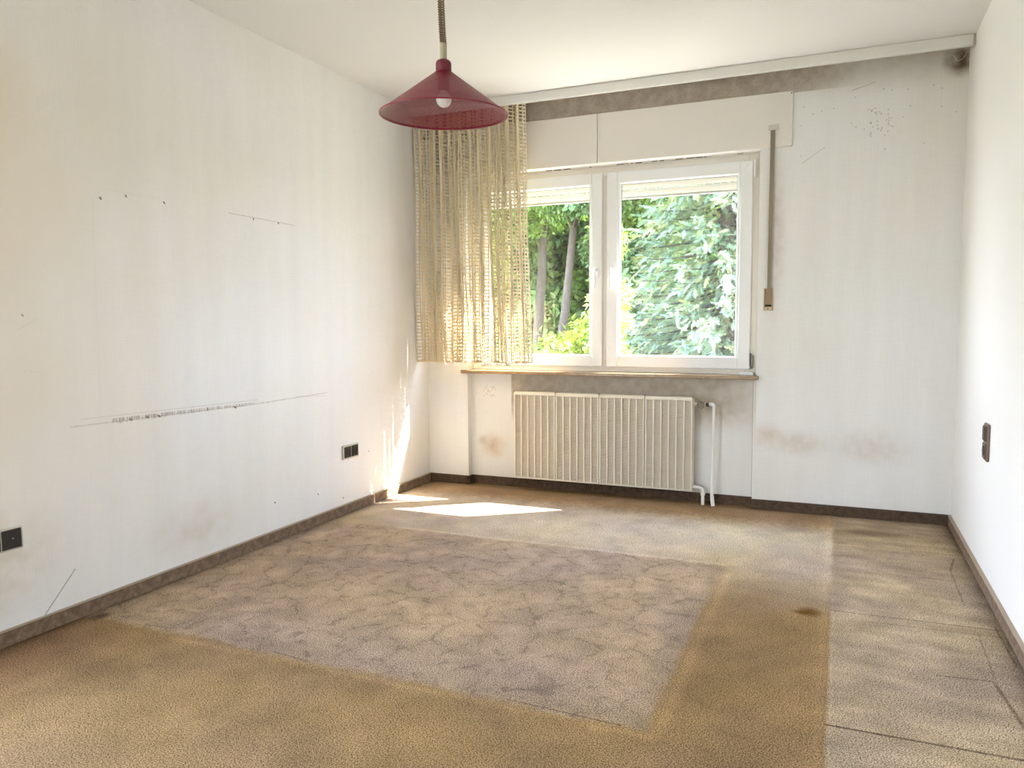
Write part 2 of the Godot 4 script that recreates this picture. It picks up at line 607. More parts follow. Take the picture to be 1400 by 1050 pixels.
	for s in [[2.62, 0.578, 3.18, 0.592, 3.0], [2.62, 1.553, 3.18, 1.533, 4.0], [2.615, 2.456, 3.18, 2.45, 6.0], [2.75, 1.62, 3.18, 1.60, 2.5], [2.96, 1.00, 3.10, 1.0, 4.0], [2.93, 2.01, 3.08, 1.99, 4.0], [2.62, 0.64, 2.8, 0.6, 2.0]]:
		stroke(out, w, h, Vector2(s[0], s[1]) * 400.0, Vector2(s[2], s[3]) * 400.0, s[4] * 0.8, dark, 0.5, 0.85, int(s[1] * 100))
	for s in [[3.135, 0.66, 3.10, 0.85, 8.0, 0.45], [3.10, 0.85, 3.095, 1.30, 6.0, 0.35], [3.10, 1.6, 3.09, 2.0, 6.0, 0.3], [3.085, 2.0, 3.12, 2.35, 9.0, 0.5], [3.165, 1.5, 3.17, 1.85, 6.0, 0.6]]:
		stroke(out, w, h, Vector2(s[0], s[1]) * 400.0, Vector2(s[2], s[3]) * 400.0, s[4] * 0.7, dark, s[5] * 0.5, 0.95, int(s[1] * 100))
	blotch(out, w, h, Vector2(2.545, 1.60) * 400.0, Vector2(0.06, 0.07) * 400.0, c8(122, 88, 44), 0.9, cloud)
	blotch(out, w, h, Vector2(2.52, 1.615) * 400.0, Vector2(0.05, 0.03) * 400.0, c8(122, 88, 44), 0.8, cloud)
	blotch(out, w, h, Vector2(0.06, 2.66) * 400.0, Vector2(0.05, 0.06) * 400.0, c8(70, 56, 46), 0.9, cloud)
	blotch(out, w, h, Vector2(0.46, 2.98) * 400.0, Vector2(0.16, 0.12) * 400.0, c8(96, 80, 70), 0.25, cloud)
	blotch(out, w, h, Vector2(2.80, 0.33) * 400.0, Vector2(0.22, 0.10) * 400.0, c8(110, 92, 76), 0.6, cloud)
	stroke(out, w, h, Vector2(1.75, 2.66) * 400.0, Vector2(2.1, 2.675) * 400.0, 3.0, dark, 0.5, 0.9, 77)
	stroke(out, w, h, Vector2(0.88, 2.66) * 400.0, Vector2(1.05, 2.68) * 400.0, 3.0, dark, 0.4, 0.9, 78)
	return tex(w, h, out)

func left_wall_map() -> ImageTexture:
	var w := 1900
	var h := 1250           # 500 pixels a metre, z 0..3.8
	var b := paper_bytes(w, h, c8(238, 236, 232), 41, 500.0)
	var nb := noise_bytes(w, h, FastNoiseLite.TYPE_SIMPLEX_SMOOTH, 0.02, 45, 4)
	var nb2 := noise_bytes(w, h, FastNoiseLite.TYPE_SIMPLEX_SMOOTH, 0.003, 46, 2, Vector2(1, 2))
	var px := func(z: float, y: float) -> Vector2: return Vector2(z * 500.0, (2.5 - y) * 500.0)
	var grey := c8(164, 154, 144)
	# the long headboard scuff: short upright ticks over a fine line
	var r := RandomNumberGenerator.new()
	r.seed = 3
	stroke(b, w, h, px.call(2.70, 0.728), px.call(1.80, 0.716), 3.0, grey, 0.35, 0.7, 4)
	stroke(b, w, h, px.call(1.85, 0.714), px.call(1.15, 0.722), 3.0, grey, 0.38, 0.9, 5)
	stroke(b, w, h, px.call(2.66, 0.752), px.call(1.70, 0.735), 2.0, grey, 0.30, 0.7, 6)
	stroke(b, w, h, px.call(1.42, 0.722), px.call(1.16, 0.706), 2.0, grey, 0.25, 0.8, 6)
	for i in 420:
		var s := r.randf()
		var z := lerpf(2.52, 1.72, s)
		var y := lerpf(0.728, 0.714, s)
		var len := r.randf_range(0.006, 0.022) * (1.0 - 0.5 * s)
		stroke(b, w, h, px.call(z, y + 0.010), px.call(z + r.randf_range(-0.004, 0.004), y + 0.010 - len), 1.6, c8(132, 120, 110), r.randf_range(0.15, 0.5) * (1.0 - 0.55 * s), 0.4, i)
	for q in [[2.44, 0.728], [2.30, 0.726], [2.36, 0.729], [1.86, 0.717]]:
		stroke(b, w, h, px.call(q[0], q[1]), px.call(q[0] - 0.012, q[1] - 0.006), 4.0, c8(104, 92, 82), 0.7, 0.3, 9)
	# nail holes and pencil lines
	for q in [[2.526, 1.594, 4.5], [2.41, 1.619, 3.5], [2.223, 1.619, 3.5], [1.69, 1.615, 3.0], [1.51, 1.616, 3.0], [2.858, 1.144, 3.0], [1.02, 0.10, 3.0], [1.6, 0.2, 3.0], [1.25, 0.17, 3.0], [0.75, 0.33, 2.5]]:
		stroke(b, w, h, px.call(q[0], q[1]), px.call(q[0] - 0.004, q[1] - 0.004), q[2], c8(66, 58, 52), 0.85, 0.2, 3)
	stroke(b, w, h, px.call(1.85, 1.622), px.call(1.38, 1.617), 2.2, grey, 0.5, 0.8, 12)
	stroke(b, w, h, px.call(2.80, 1.13), px.call(2.88, 1.09), 2.0, grey, 0.25, 0.8, 13)
	stroke(b, w, h, px.call(2.86, 0.95), px.call(2.81, 0.94), 2.0, grey, 0.35, 0.8, 14)
	stroke(b, w, h, px.call(2.56, 1.59), px.call(2.57, 0.73), 2.5, c8(226, 221, 213), 0.3, 0.6, 15)
	stroke(b, w, h, px.call(2.53, 1.63), px.call(2.24, 1.63), 2.0, c8(222, 216, 207), 0.35, 0.6, 16)
	# torn paper edge above the skirting
	stroke(b, w, h, px.call(2.835, 0.06), px.call(2.71, 0.19), 1.8, c8(128, 116, 106), 0.75, 0.3, 17)
	blotch(b, w, h, px.call(3.15, 0.30), Vector2(260, 150), c8(206, 194, 178), 0.7, nb)
	blotch(b, w, h, px.call(3.2, 1.5), Vector2(750, 800), c8(226, 212, 192), 0.8, nb2)
	blotch(b, w, h, px.call(2.1, 0.20), Vector2(190, 90), c8(222, 212, 198), 0.55, nb)
	return tex(w, h, b)

func far_wall_map() -> ImageTexture:
	var w := 1280
	var h := 1000           # 400 pixels a metre
	var b := paper_bytes(w, h, c8(235, 233, 228), 61, 400.0)
	var nb := noise_bytes(w, h, FastNoiseLite.TYPE_SIMPLEX_SMOOTH, 0.03, 65, 5)
	var sp := noise_bytes(w, h, FastNoiseLite.TYPE_SIMPLEX, 0.18, 66, 3)
	var dust_shade := c8(150, 134, 116)
	# dusty band with shade painted in under the curtain rail, thinning out to the right
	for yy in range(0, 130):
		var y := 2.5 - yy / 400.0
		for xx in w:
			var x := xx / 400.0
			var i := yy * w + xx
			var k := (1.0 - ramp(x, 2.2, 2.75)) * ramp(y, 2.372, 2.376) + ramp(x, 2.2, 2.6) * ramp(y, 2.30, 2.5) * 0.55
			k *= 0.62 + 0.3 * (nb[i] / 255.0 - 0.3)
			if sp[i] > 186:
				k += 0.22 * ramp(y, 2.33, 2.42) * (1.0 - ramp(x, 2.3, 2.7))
			blend(b, i * 3, dust_shade, clampf(k, 0.0, 0.9))
	blotch(b, w, h, Vector2(3.16, 0.06) * 400.0, Vector2(0.10, 0.10) * 400.0, c8(96, 80, 64), 0.9, nb)
	# grime behind and above the radiator, water stains beside it
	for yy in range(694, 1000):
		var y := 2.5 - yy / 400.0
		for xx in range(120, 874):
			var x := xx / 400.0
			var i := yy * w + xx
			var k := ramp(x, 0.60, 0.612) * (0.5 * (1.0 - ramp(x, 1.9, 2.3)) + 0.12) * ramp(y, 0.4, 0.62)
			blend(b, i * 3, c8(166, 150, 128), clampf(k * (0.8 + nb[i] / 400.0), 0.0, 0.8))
	blotch(b, w, h, Vector2(0.47, 2.23) * 400.0, Vector2(0.13, 0.12) * 400.0, c8(206, 184, 160), 0.7, nb)
	blotch(b, w, h, Vector2(0.40, 2.20) * 400.0, Vector2(0.07, 0.05) * 400.0, c8(200, 186, 172), 0.7, nb)
	blotch(b, w, h, Vector2(2.42, 2.10) * 400.0, Vector2(0.20, 0.10) * 400.0, c8(206, 192, 176), 0.5, nb)
	blotch(b, w, h, Vector2(2.25, 2.06) * 400.0, Vector2(0.14, 0.10) * 400.0, c8(212, 192, 176), 0.5, nb)
	blotch(b, w, h, Vector2(2.8, 2.10) * 400.0, Vector2(0.30, 0.14) * 400.0, c8(212, 200, 186), 0.5, nb)
	blotch(b, w, h, Vector2(2.27, 0.9) * 400.0, Vector2(0.08, 0.62) * 400.0, c8(212, 198, 190), 0.6, nb)
	var grey := c8(150, 138, 126)
	stroke(b, w, h, Vector2(2.40, 0.52) * 400.0, Vector2(2.52, 0.44) * 400.0, 2.0, grey, 0.4, 0.9, 3)
	stroke(b, w, h, Vector2(2.65, 0.15) * 400.0, Vector2(2.76, 0.12) * 400.0, 2.5, grey, 0.5, 0.9, 4)
	var r := RandomNumberGenerator.new()
	r.seed = 8
	for i in 26:
		var q := Vector2(2.79 + r.randf_range(-0.05, 0.05), 0.325 + r.randf_range(-0.07, 0.08)) * 400.0
		stroke(b, w, h, q, q + Vector2(r.randf_range(-2, 2), r.randf_range(0, 4)), 1.8, grey, 0.6, 0.4, i)
	for i in 30:
		var q := Vector2(r.randf_range(2.35, 3.15), r.randf_range(0.08, 0.5)) * 400.0
		stroke(b, w, h, q, q + Vector2(1, 1), 2.0, grey, 0.45, 0.4, i)
	for i in 22:
		var q := Vector2(0.44 + r.randf_range(-0.05, 0.05), 1.80 + r.randf_range(0, 0.1)) * 400.0
		stroke(b, w, h, q, q + Vector2(1, 3), 1.6, c8(176, 150, 130), 0.6, 0.4, i)
	# pale line and a darker one down the right edge of the niche
	stroke(b, w, h, Vector2(2.171, 1.735) * 400.0, Vector2(2.171, 2.44) * 400.0, 1.5, c8(246, 243, 238), 0.8, 0.2, 5)
	stroke(b, w, h, Vector2(2.162, 1.735) * 400.0, Vector2(2.162, 2.44) * 400.0, 2.0, c8(180, 168, 152), 0.5, 0.3, 6)
	return tex(w, h, b)

# ---------------------------------------------------------------- window
func frame_ring(mb: MB, x0: float, x1: float, y0: float, y1: float, wd: float, z0: float, z1: float, bev: float) -> void:
	mb.box(Vector3(x0, y0, z0), Vector3(x0 + wd, y1, z1), bev)
	mb.box(Vector3(x1 - wd, y0, z0), Vector3(x1, y1, z1), bev)
	mb.box(Vector3(x0 + wd, y0, z0 + 0.0004), Vector3(x1 - wd, y0 + wd, z1 - 0.0004), bev)
	mb.box(Vector3(x0 + wd, y1 - wd, z0 + 0.0004), Vector3(x1 - wd, y1, z1 - 0.0004), bev)

# a rail with mitred ends: four trapezoid faces, inner edge sloping back
func mitred(mb: MB, x0: float, x1: float, y0: float, y1: float, wd: float, zo: float, zi: float) -> void:
	var o := [Vector3(x0, y0, zo), Vector3(x1, y0, zo), Vector3(x1, y1, zo), Vector3(x0, y1, zo)]
	var i := [Vector3(x0 + wd, y0 + wd, zi), Vector3(x1 - wd, y0 + wd, zi), Vector3(x1 - wd, y1 - wd, zi), Vector3(x0 + wd, y1 - wd, zi)]
	for k in 4:
		var j := (k + 1) % 4
		mb.quad(o[k], o[j], i[j], i[k], Vector3(0, 0, 1))

func build_window() -> void:
	var pvc := mat(c8(238, 238, 236), 0.32)
	var pvc_warm := mat(c8(232, 226, 214), 0.4)
	var seal := mat(c8(70, 72, 74), 0.7)
	var glass := StandardMaterial3D.new()
	glass.transparency = BaseMaterial3D.TRANSPARENCY_ALPHA
	glass.albedo_color = Color(0.95, 0.98, 0.97, 0.03)
	glass.roughness = 0.0
	glass.metallic_specular = 0.5
	var x0 := 0.305
	var x1 := 2.183
	var y0 := 0.787
	var y1 := 2.085
	var win := thing("window_1", "white two-sash window looking out on trees, half behind the net curtain", "window", Vector3.ZERO, "structure")
	var fr := MB.new()
	frame_ring(fr, x0, x1, y0, y1, 0.07, -0.145, -0.078, 0.003)
	fr.box(Vector3(1.207, y0 + 0.07, -0.144), Vector3(1.287, y1 - 0.07, -0.079), 0.003)
	frame_ring(fr, x0, x1, y0, y1, 0.012, -0.078, -0.068, 0.002)
	put("frame", fr, pvc_warm, win)
	# mould along the top joint
	for side in [[0.362, 1.232, -1.0], [1.262, 2.138, 1.0]]:
		var a: float = side[0]
		var b: float = side[1]
		var s: float = side[2]
		var sa := MB.new()
		var ya := 0.82
		var yb := 2.035
		# outer overlap, then the stile face stepping back to the bead
		frame_ring(sa, a, b, ya, yb, 0.07, -0.125, -0.0585, 0.004)
		for k in 4:
			# the welded mitres at the corners, a fine groove each
			var cx: float = a if k % 2 == 0 else b
			var cy: float = ya if k < 2 else yb
			var dx := 1.0 if k % 2 == 0 else -1.0
			var dy := 1.0 if k < 2 else -1.0
			var p := Vector3(cx + dx * 0.006, cy + dy * 0.006, -0.0582)
			sa.tube(PackedVector3Array([p, p + Vector3(dx * 0.06, dy * 0.06, 0)]), PackedFloat32Array([0.0009]), 4, false)
		var sash := put("sash", sa, pvc, win)
		var be := MB.new()
		mitred(be, a + 0.07, b - 0.07, ya + 0.07 - 0.012, yb - 0.07 + 0.012, 0.012, -0.0605, -0.0605)
		mitred(be, a + 0.07, b - 0.07, ya + 0.058, yb - 0.058, 0.019, -0.061, -0.078)
		put("glazing_bead", be, mat(c8(246, 247, 248), 0.25), sash)
		var se := MB.new()
		frame_ring(se, a + 0.085, b - 0.085, ya + 0.073, yb - 0.073, 0.006, -0.084, -0.079, 0.001)
		put("glazing_seal", se, seal, sash)
		var pa := MB.new()
		pa.quad(Vector3(a + 0.08, ya + 0.07, -0.083), Vector3(b - 0.08, ya + 0.07, -0.083), Vector3(b - 0.08, yb - 0.07, -0.083), Vector3(a + 0.08, yb - 0.07, -0.083), Vector3(0, 0, 1))
		var pane := put("pane", pa, glass, sash)
		pane.set_meta("label", "clear window glass")
		# handle: rosette, neck and a lever hanging down
		var hx := 1.198 if s < 0.0 else 1.296
		var ha := MB.new()
		ha.box(Vector3(hx - 0.014, 1.385, -0.0585), Vector3(hx + 0.014, 1.455, -0.049), 0.003)
		ha.lathe([Vector2(0.0, 0.035), Vector2(0.009, 0.035), Vector2(0.009, 0.0)], Vector3(hx, 1.432, -0.051), Vector3(0, 0, 1), 14)
		var tip := Vector3(hx + (-0.004 if s < 0.0 else 0.004), 1.318, -0.018)
		ha.tube(PackedVector3Array([Vector3(hx, 1.442, -0.022), Vector3(hx, 1.43, -0.018), Vector3(hx, 1.40, -0.016), Vector3(hx, 1.36, -0.016), tip]), PackedFloat32Array([0.006, 0.0095, 0.0085, 0.0075, 0.0055]), 10)
		put("handle", ha, mat(c8(242, 242, 242), 0.25), sash)
	# hinges on the right stile
	var hi := MB.new()
	var hxx := 2.149
	hi.lathe([Vector2(0, 0), Vector2(0.007, 0.002), Vector2(0.008, 0.025), Vector2(0.007, 0.027), Vector2(0.008, 0.029), Vector2(0.008, 0.075), Vector2(0.007, 0.077), Vector2(0.008, 0.079), Vector2(0.008, 0.10), Vector2(0.0, 0.104)], Vector3(hxx, 1.937, -0.06), Vector3.UP, 14)
	put("hinge", hi, pvc, win)
	hi = MB.new()
	hi.box(Vector3(2.139, 0.838, -0.07), Vector3(2.145, 0.915, -0.058), 0.001)
	var hg := put("hinge", hi, mat(c8(60, 58, 50), 0.5), win)
	hg.set_meta("label", "lower hinge without its cover, dark metal")
	hi = MB.new()
	hi.box(Vector3(2.145, 0.836, -0.068), Vector3(2.156, 0.905, -0.056), 0.003)
	hi.lathe([Vector2(0, 0), Vector2(0.007, 0.002), Vector2(0.008, 0.012), Vector2(0.0, 0.016)], Vector3(2.149, 0.822, -0.06), Vector3.UP, 12)
	put("hinge_pin", hi, mat(c8(150, 150, 140), 0.4, 0.6), win)
	var bk := MB.new()
	bk.box(Vector3(2.085, 0.787, -0.068), Vector3(2.165, 0.803, -0.03), 0.003)
	put("corner_bracket", bk, pvc, win)
	# crumbling dark joint along the frame head
	var jo := MB.new()
	var r := RandomNumberGenerator.new()
	r.seed = 5
	var x := 0.75
	while x < 2.05:
		var l := r.randf_range(0.006, 0.05)
		if r.randf() < 0.55 and absf(x - 1.24) > 0.07:
			jo.box(Vector3(x, 2.076 + r.randf_range(0, 0.002), -0.0685), Vector3(x + l, 2.0825, -0.0665), 0.0006)
		x += l + r.randf_range(0.003, 0.02)
	put("cracked_sealant", jo, mat(c8(64, 58, 52), 0.9), win).set_meta("kind", "stuff")

	# stone sill inside
	var si := MB.new()
	si.box(Vector3(0.268, 0.765, -0.145), Vector3(2.198, 0.787, 0.036), 0.003)
	var sm := mottled(c8(172, 146, 112), c8(140, 114, 84), 2.0, 37)
	sm.roughness = 0.22
	sm.metallic_specular = 0.6
	tag(put("window_sill", si, sm), "polished brown stone windowsill running above the radiator", "windowsill", "", "structure")
	# metal sill outside
	si = MB.new()
	si.box(Vector3(x0, 0.765, -0.40), Vector3(x1, 0.777, -0.145), 0.002)
	si.box(Vector3(x0, 0.735, -0.405), Vector3(x1, 0.772, -0.395), 0.002)
	tag(put("window_sill", si, mat(c8(246, 246, 246), 0.1, 1.0)), "pale metal windowsill outside the glass", "windowsill", "", "structure")

	# cover boards of the shutter box
	var box := thing("shutter_box_cover", "two flush painted boards covering the roller shutter box above the window", "cover panel", Vector3(0, 2.085, 0))
	var bmat := mat(c8(232, 226, 217), 0.6)
	for seg in [[0.09, 1.2185], [1.2215, 2.353]]:
		var bb := MB.new()
		bb.box(Vector3(seg[0], -0.004, 0.0), Vector3(seg[1], 0.297, 0.012), 0.0025)
		put("board", bb, bmat, box)
	var ub := MB.new()
	ub.box(Vector3(x0 + 0.001, -0.004, -0.075), Vector3(x1 - 0.001, -0.0005, -0.0005), 0.001)
	put("underside_board", ub, mat(c8(252, 251, 249), 0.5), box)  # whiter than the boards, sun bounce from the sill put into the colour
	var sc := MB.new()
	sc.lathe([Vector2(0, 0.003), Vector2(0.003, 0.0025), Vector2(0.0042, 0.0)], Vector3(2.343, 0.285, 0.012), Vector3(0, 0, 1), 10)
	put("screw", sc, mat(c8(120, 110, 100), 0.4, 0.7), box)

# ---------------------------------------------------------------- roller shutter and its strap
func build_shutter() -> void:
	var rs := thing("roller_shutter", "beige roller shutter drawn up outside the glass, its lowest slats showing", "shutter", Vector3(0, 1.893, -0.2))
	var sl := mat(c8(222, 218, 206), 0.5)
	for k in 5:
		var mb := MB.new()
		var y := k * 0.053
		var pr := [Vector2(-0.004, 0.0), Vector2(0.004, 0.004), Vector2(0.007, 0.016), Vector2(0.007, 0.034), Vector2(0.003, 0.047), Vector2(-0.004, 0.049)]
		for i in pr.size():
			var a: Vector2 = pr[i]
			var b: Vector2 = pr[(i + 1) % pr.size()]
			mb.quad(Vector3(0.325, y + a.y, a.x), Vector3(2.165, y + a.y, a.x), Vector3(2.165, y + b.y, b.x), Vector3(0.325, y + b.y, b.x), Vector3(0, (a.y + b.y) / 2 - 0.025, (a.x + b.x) / 2 - 0.001))
		# the perforated web that links this slat to the next
		var x := 0.33
		while x < 2.15:
			mb.box(Vector3(x, y + 0.0485, -0.003), Vector3(x + 0.012, y + 0.0535, 0.001))
			x += 0.05
		put("slat", mb, sl, rs)
	var en := MB.new()
	en.box(Vector3(0.325, -0.010, -0.005), Vector3(2.165, 0.0, 0.006), 0.002)
	put("bottom_bar", en, mat(c8(190, 190, 184), 0.4, 0.3), rs)
	for xx: float in [0.306, 2.157]:
		var g := MB.new()
		g.box(Vector3(xx, -1.11, -0.014), Vector3(xx + 0.025, 0.19, -0.009), 0.001)
		g.box(Vector3(xx, -1.11, 0.010), Vector3(xx + 0.025, 0.19, 0.015), 0.001)
		put("guide_rail", g, mat(c8(215, 214, 208), 0.45), rs)

	var st := thing("shutter_strap", "grey-brown roller shutter strap hanging beside the window down to its winder", "strap", Vector3(2.25, 1.165, 0.0))
	var p := MB.new()
	p.box(Vector3(-0.026, 1.012, 0.0124), Vector3(0.029, 1.042, 0.018), 0.003)
	p.box(Vector3(-0.018, 1.010, 0.0125), Vector3(0.020, 1.018, 0.0215), 0.002)
	put("strap_guide", p, mat(c8(214, 206, 194), 0.5), st)
	p = MB.new()
	p.quad(Vector3(-0.013, 1.015, 0.018), Vector3(0.012, 1.015, 0.018), Vector3(0.005, 0.118, 0.018), Vector3(-0.015, 0.118, 0.018), Vector3(0, 0, 1))
	p.quad(Vector3(-0.013, 1.015, 0.0165), Vector3(0.012, 1.015, 0.0165), Vector3(0.005, 0.118, 0.0165), Vector3(-0.015, 0.118, 0.0165), Vector3(0, 0, -1))
	p.quad(Vector3(-0.013, 1.015, 0.018), Vector3(-0.013, 1.015, 0.0165), Vector3(-0.015, 0.118, 0.0165), Vector3(-0.015, 0.118, 0.018), Vector3(-1, 0, 0))
	p.quad(Vector3(0.012, 1.015, 0.018), Vector3(0.012, 1.015, 0.0165), Vector3(0.005, 0.118, 0.0165), Vector3(0.005, 0.118, 0.018), Vector3(1, 0, 0))
	put("strap", p, mat(c8(140, 128, 108), 0.8), st)
	p = MB.new()
	p.box(Vector3(-0.034, 0.0, 0.0), Vector3(0.017, 0.128, 0.005), 0.002)
	p.box(Vector3(-0.034, 0.0, 0.0), Vector3(-0.029, 0.128, 0.016), 0.002)
	p.box(Vector3(0.012, 0.0, 0.0), Vector3(0.017, 0.128, 0.010), 0.002)
	p.box(Vector3(-0.029, 0.0, 0.0), Vector3(0.012, 0.020, 0.014), 0.002)
	var wd := put("winder", p, mat(c8(206, 186, 148), 0.45), st)
	p = MB.new()
	p.box(Vector3(-0.028, 0.034, 0.004), Vector3(0.011, 0.122, 0.013), 0.003)
	put("winder_cover", p, mat(c8(150, 128, 96), 0.45), wd)
	p = MB.new()
	p.box(Vector3(-0.027, 0.021, 0.0045), Vector3(0.010, 0.033, 0.007), 0.001)
	p.lathe([Vector2(0, 0.002), Vector2(0.003, 0.0015), Vector2(0.0035, 0)], Vector3(-0.009, 0.010, 0.014), Vector3(0, 0, 1), 10)
	put("winder_slot", p, mat(c8(36, 30, 26), 0.7), wd)

# ---------------------------------------------------------------- radiator
func build_radiator() -> void:
	var ra := thing("radiator", "cream ribbed panel radiator in four sections under the window", "radiator", Vector3(0.662, 0.08, -0.015))
	var cream := mat(c8(236, 228, 212), 0.4)
	var louvre := mat(c8(226, 217, 200), 0.5)
	var rib_m := mat(c8(246, 240, 228), 0.35)
	var wsec := 0.2915
	var hgt := 0.572
	for k in 4:
		var x0 := k * wsec
		var s := MB.new()
		# side folds, top and bottom folds of the pressed cover
		s.box(Vector3(x0 + 0.002, 0, 0.0), Vector3(x0 + wsec - 0.002, hgt, 0.048), 0.003)
		s.box(Vector3(x0 + 0.002, hgt - 0.022, 0.048), Vector3(x0 + wsec - 0.002, hgt, 0.060), 0.004)
		s.box(Vector3(x0 + 0.002, 0.0, 0.048), Vector3(x0 + wsec - 0.002, 0.010, 0.060), 0.003)
		var sec := put("section", s, cream, ra)
		for i in 6:
			# fields of level louvres between the ribs
			var lv := MB.new()
			var a := x0 + 0.0125 + i * 0.0465
			var b := a + 0.034
			var y := 0.012
			while y < hgt - 0.024:
				lv.quad(Vector3(a, y, 0.0485), Vector3(b, y, 0.0485), Vector3(b, y + 0.0035, 0.0535), Vector3(a, y + 0.0035, 0.0535), Vector3(0, -0.5, 1))
				lv.quad(Vector3(a, y + 0.0035, 0.0535), Vector3(b, y + 0.0035, 0.0535), Vector3(b, y + 0.0058, 0.0485), Vector3(a, y + 0.0058, 0.0485), Vector3(0, 0.5, 1))
				y += 0.006
			if i < 6:
				put("louvre_field", lv, louvre, sec).set_meta("kind", "stuff")
			var rb := MB.new()
			rb.box(Vector3(a - 0.0095, 0.008, 0.048), Vector3(a - 0.0005, hgt - 0.020, 0.0625), 0.003)
			put("rib", rb, rib_m, sec)
		var er := MB.new()
		er.box(Vector3(x0 + wsec - 0.0105, 0.008, 0.048), Vector3(x0 + wsec - 0.003, hgt - 0.020, 0.0615), 0.003)
		put("rib", er, rib_m, sec)
	for k in 5:
		var gr := MB.new()
		gr.lathe([Vector2(0, -0.004), Vector2(0.0045, -0.004), Vector2(0.004, 0.010), Vector2(0, 0.012)], Vector3(k * wsec, hgt - 0.004, 0.052), Vector3.UP, 8)
		put("clip", gr, mat(c8(150, 138, 120), 0.5), ra)
	var bp := MB.new()
	bp.box(Vector3(0.0, 0.02, -0.012), Vector3(4 * wsec, hgt - 0.02, 0.0), 0.004)
	put("back_panel", bp, cream, ra)
	for x: float in [0.12, 1.04]:
		var br := MB.new()
		br.box(Vector3(x, 0.1, -0.035), Vector3(x + 0.03, 0.5, -0.012), 0.002)
		put("wall_bracket", br, cream, ra)
	# valve above, lock-shield below, two pipes going into the floor
	var ex := 4 * wsec
	var vb := MB.new()
	vb.tube(PackedVector3Array([Vector3(ex - 0.005, 0.528, 0.03), Vector3(ex + 0.075, 0.528, 0.03)]), PackedFloat32Array([0.010]), 12)
	vb.lathe([Vector2(0.013, 0), Vector2(0.013, 0.016), Vector2(0.010, 0.018)], Vector3(ex + 0.002, 0.528, 0.03), Vector3.RIGHT, 6)
	put("valve", vb, cream, ra)
	var th := MB.new()
	var ax := Vector3(0.25, -0.05, 1).normalized()
	th.lathe([Vector2(0.012, -0.012), Vector2(0.019, 0.0), Vector2(0.0215, 0.004), Vector2(0.0215, 0.040), Vector2(0.0195, 0.046), Vector2(0.012, 0.048), Vector2(0.0, 0.048)], Vector3(ex + 0.040, 0.528, 0.036), ax, 24)
	for i in 18:
		var an := TAU * i / 18.0
		var e1 := ax.cross(Vector3.UP).normalized()
		var e2 := e1.cross(ax)
		var o := Vector3(ex + 0.040, 0.528, 0.036) + (e1 * cos(an) + e2 * sin(an)) * 0.0215
		th.tube(PackedVector3Array([o + ax * 0.006, o + ax * 0.040]), PackedFloat32Array([0.0014]), 5)
	put("thermostat_knob", th, mat(c8(138, 128, 112), 0.5), ra)
	var co := MB.new()
	co.lathe([Vector2(0.0, -0.001), Vector2(0.011, 0.0), Vector2(0.011, 0.020), Vector2(0.0, 0.021)], Vector3(ex + 0.072, 0.528, 0.03), Vector3.RIGHT, 12)
	put("collar", co, mat(c8(58, 50, 42), 0.5), ra)
	var pi := MB.new()
	var pp := PackedVector3Array([Vector3(ex + 0.09, 0.531, 0.03), Vector3(ex + 0.103, 0.532, 0.03)])
	for i in 6:
		var a := PI / 2 * i / 5.0
		pp.append(Vector3(ex + 0.103 + 0.016 * sin(a), 0.516 + 0.016 * cos(a), 0.03))
	pp.append_array(PackedVector3Array([Vector3(ex + 0.118, 0.30, 0.031), Vector3(ex + 0.114, 0.04, 0.031), Vector3(ex + 0.114, -0.01, 0.032), Vector3(ex + 0.118, -0.045, 0.036), Vector3(ex + 0.124, -0.081, 0.045)]))
	pi.tube(pp, PackedFloat32Array([0.0105, 0.0105, 0.0115, 0.0115, 0.0115, 0.0115, 0.011, 0.0085, 0.008, 0.0085, 0.010, 0.0115, 0.0115, 0.0115]), 12)
	put("supply_pipe", pi, mat(c8(246, 244, 240), 0.35), ra)
	pi = MB.new()
	pi.tube(PackedVector3Array([Vector3(ex - 0.005, 0.024, 0.03), Vector3(ex + 0.035, 0.024, 0.03), Vector3(ex + 0.052, 0.020, 0.03), Vector3(ex + 0.060, 0.006, 0.03), Vector3(ex + 0.061, -0.081, 0.03)]), PackedFloat32Array([0.009, 0.0095, 0.011, 0.011, 0.0095]), 12)
	pi.lathe([Vector2(0.0, 0.0), Vector2(0.0135, 0.001), Vector2(0.0135, 0.016), Vector2(0.0, 0.017)], Vector3(ex + 0.008, 0.024, 0.03), Vector3.RIGHT, 6)
	pi.lathe([Vector2(0.0, 0.0), Vector2(0.0145, 0.001), Vector2(0.0145, 0.014), Vector2(0.0, 0.015)], Vector3(ex + 0.061, -0.022, 0.03), Vector3.UP, 12)
	put("return_pipe", pi, mat(c8(240, 236, 228), 0.4), ra)

# ---------------------------------------------------------------- curtain
func curtain_at(s: float, y: float) -> Vector3:
	var low := (2.46 - y) / 1.62
	var ph := TAU * (13.5 * s + 0.32 * sin(TAU * 2.3 * s + 1.0) + 0.13 * sin(TAU * 5.1 * s)) + 0.45 * sin(y * 2.6 + s * 14.0) * low
	var amp := 0.031 + 0.009 * sin(s * 31.0) + 0.004 * sin(y * 5.0 + s * 9.0)
	var x := 0.028 + s * (0.748 + 0.040 * low) + 0.010 * sin(2.0 * ph + 0.6) + 0.004 * sin(y * 4.0 + s * 23.0)
	return Vector3(maxf(x, 0.012), y, 0.15 + amp * sin(ph))

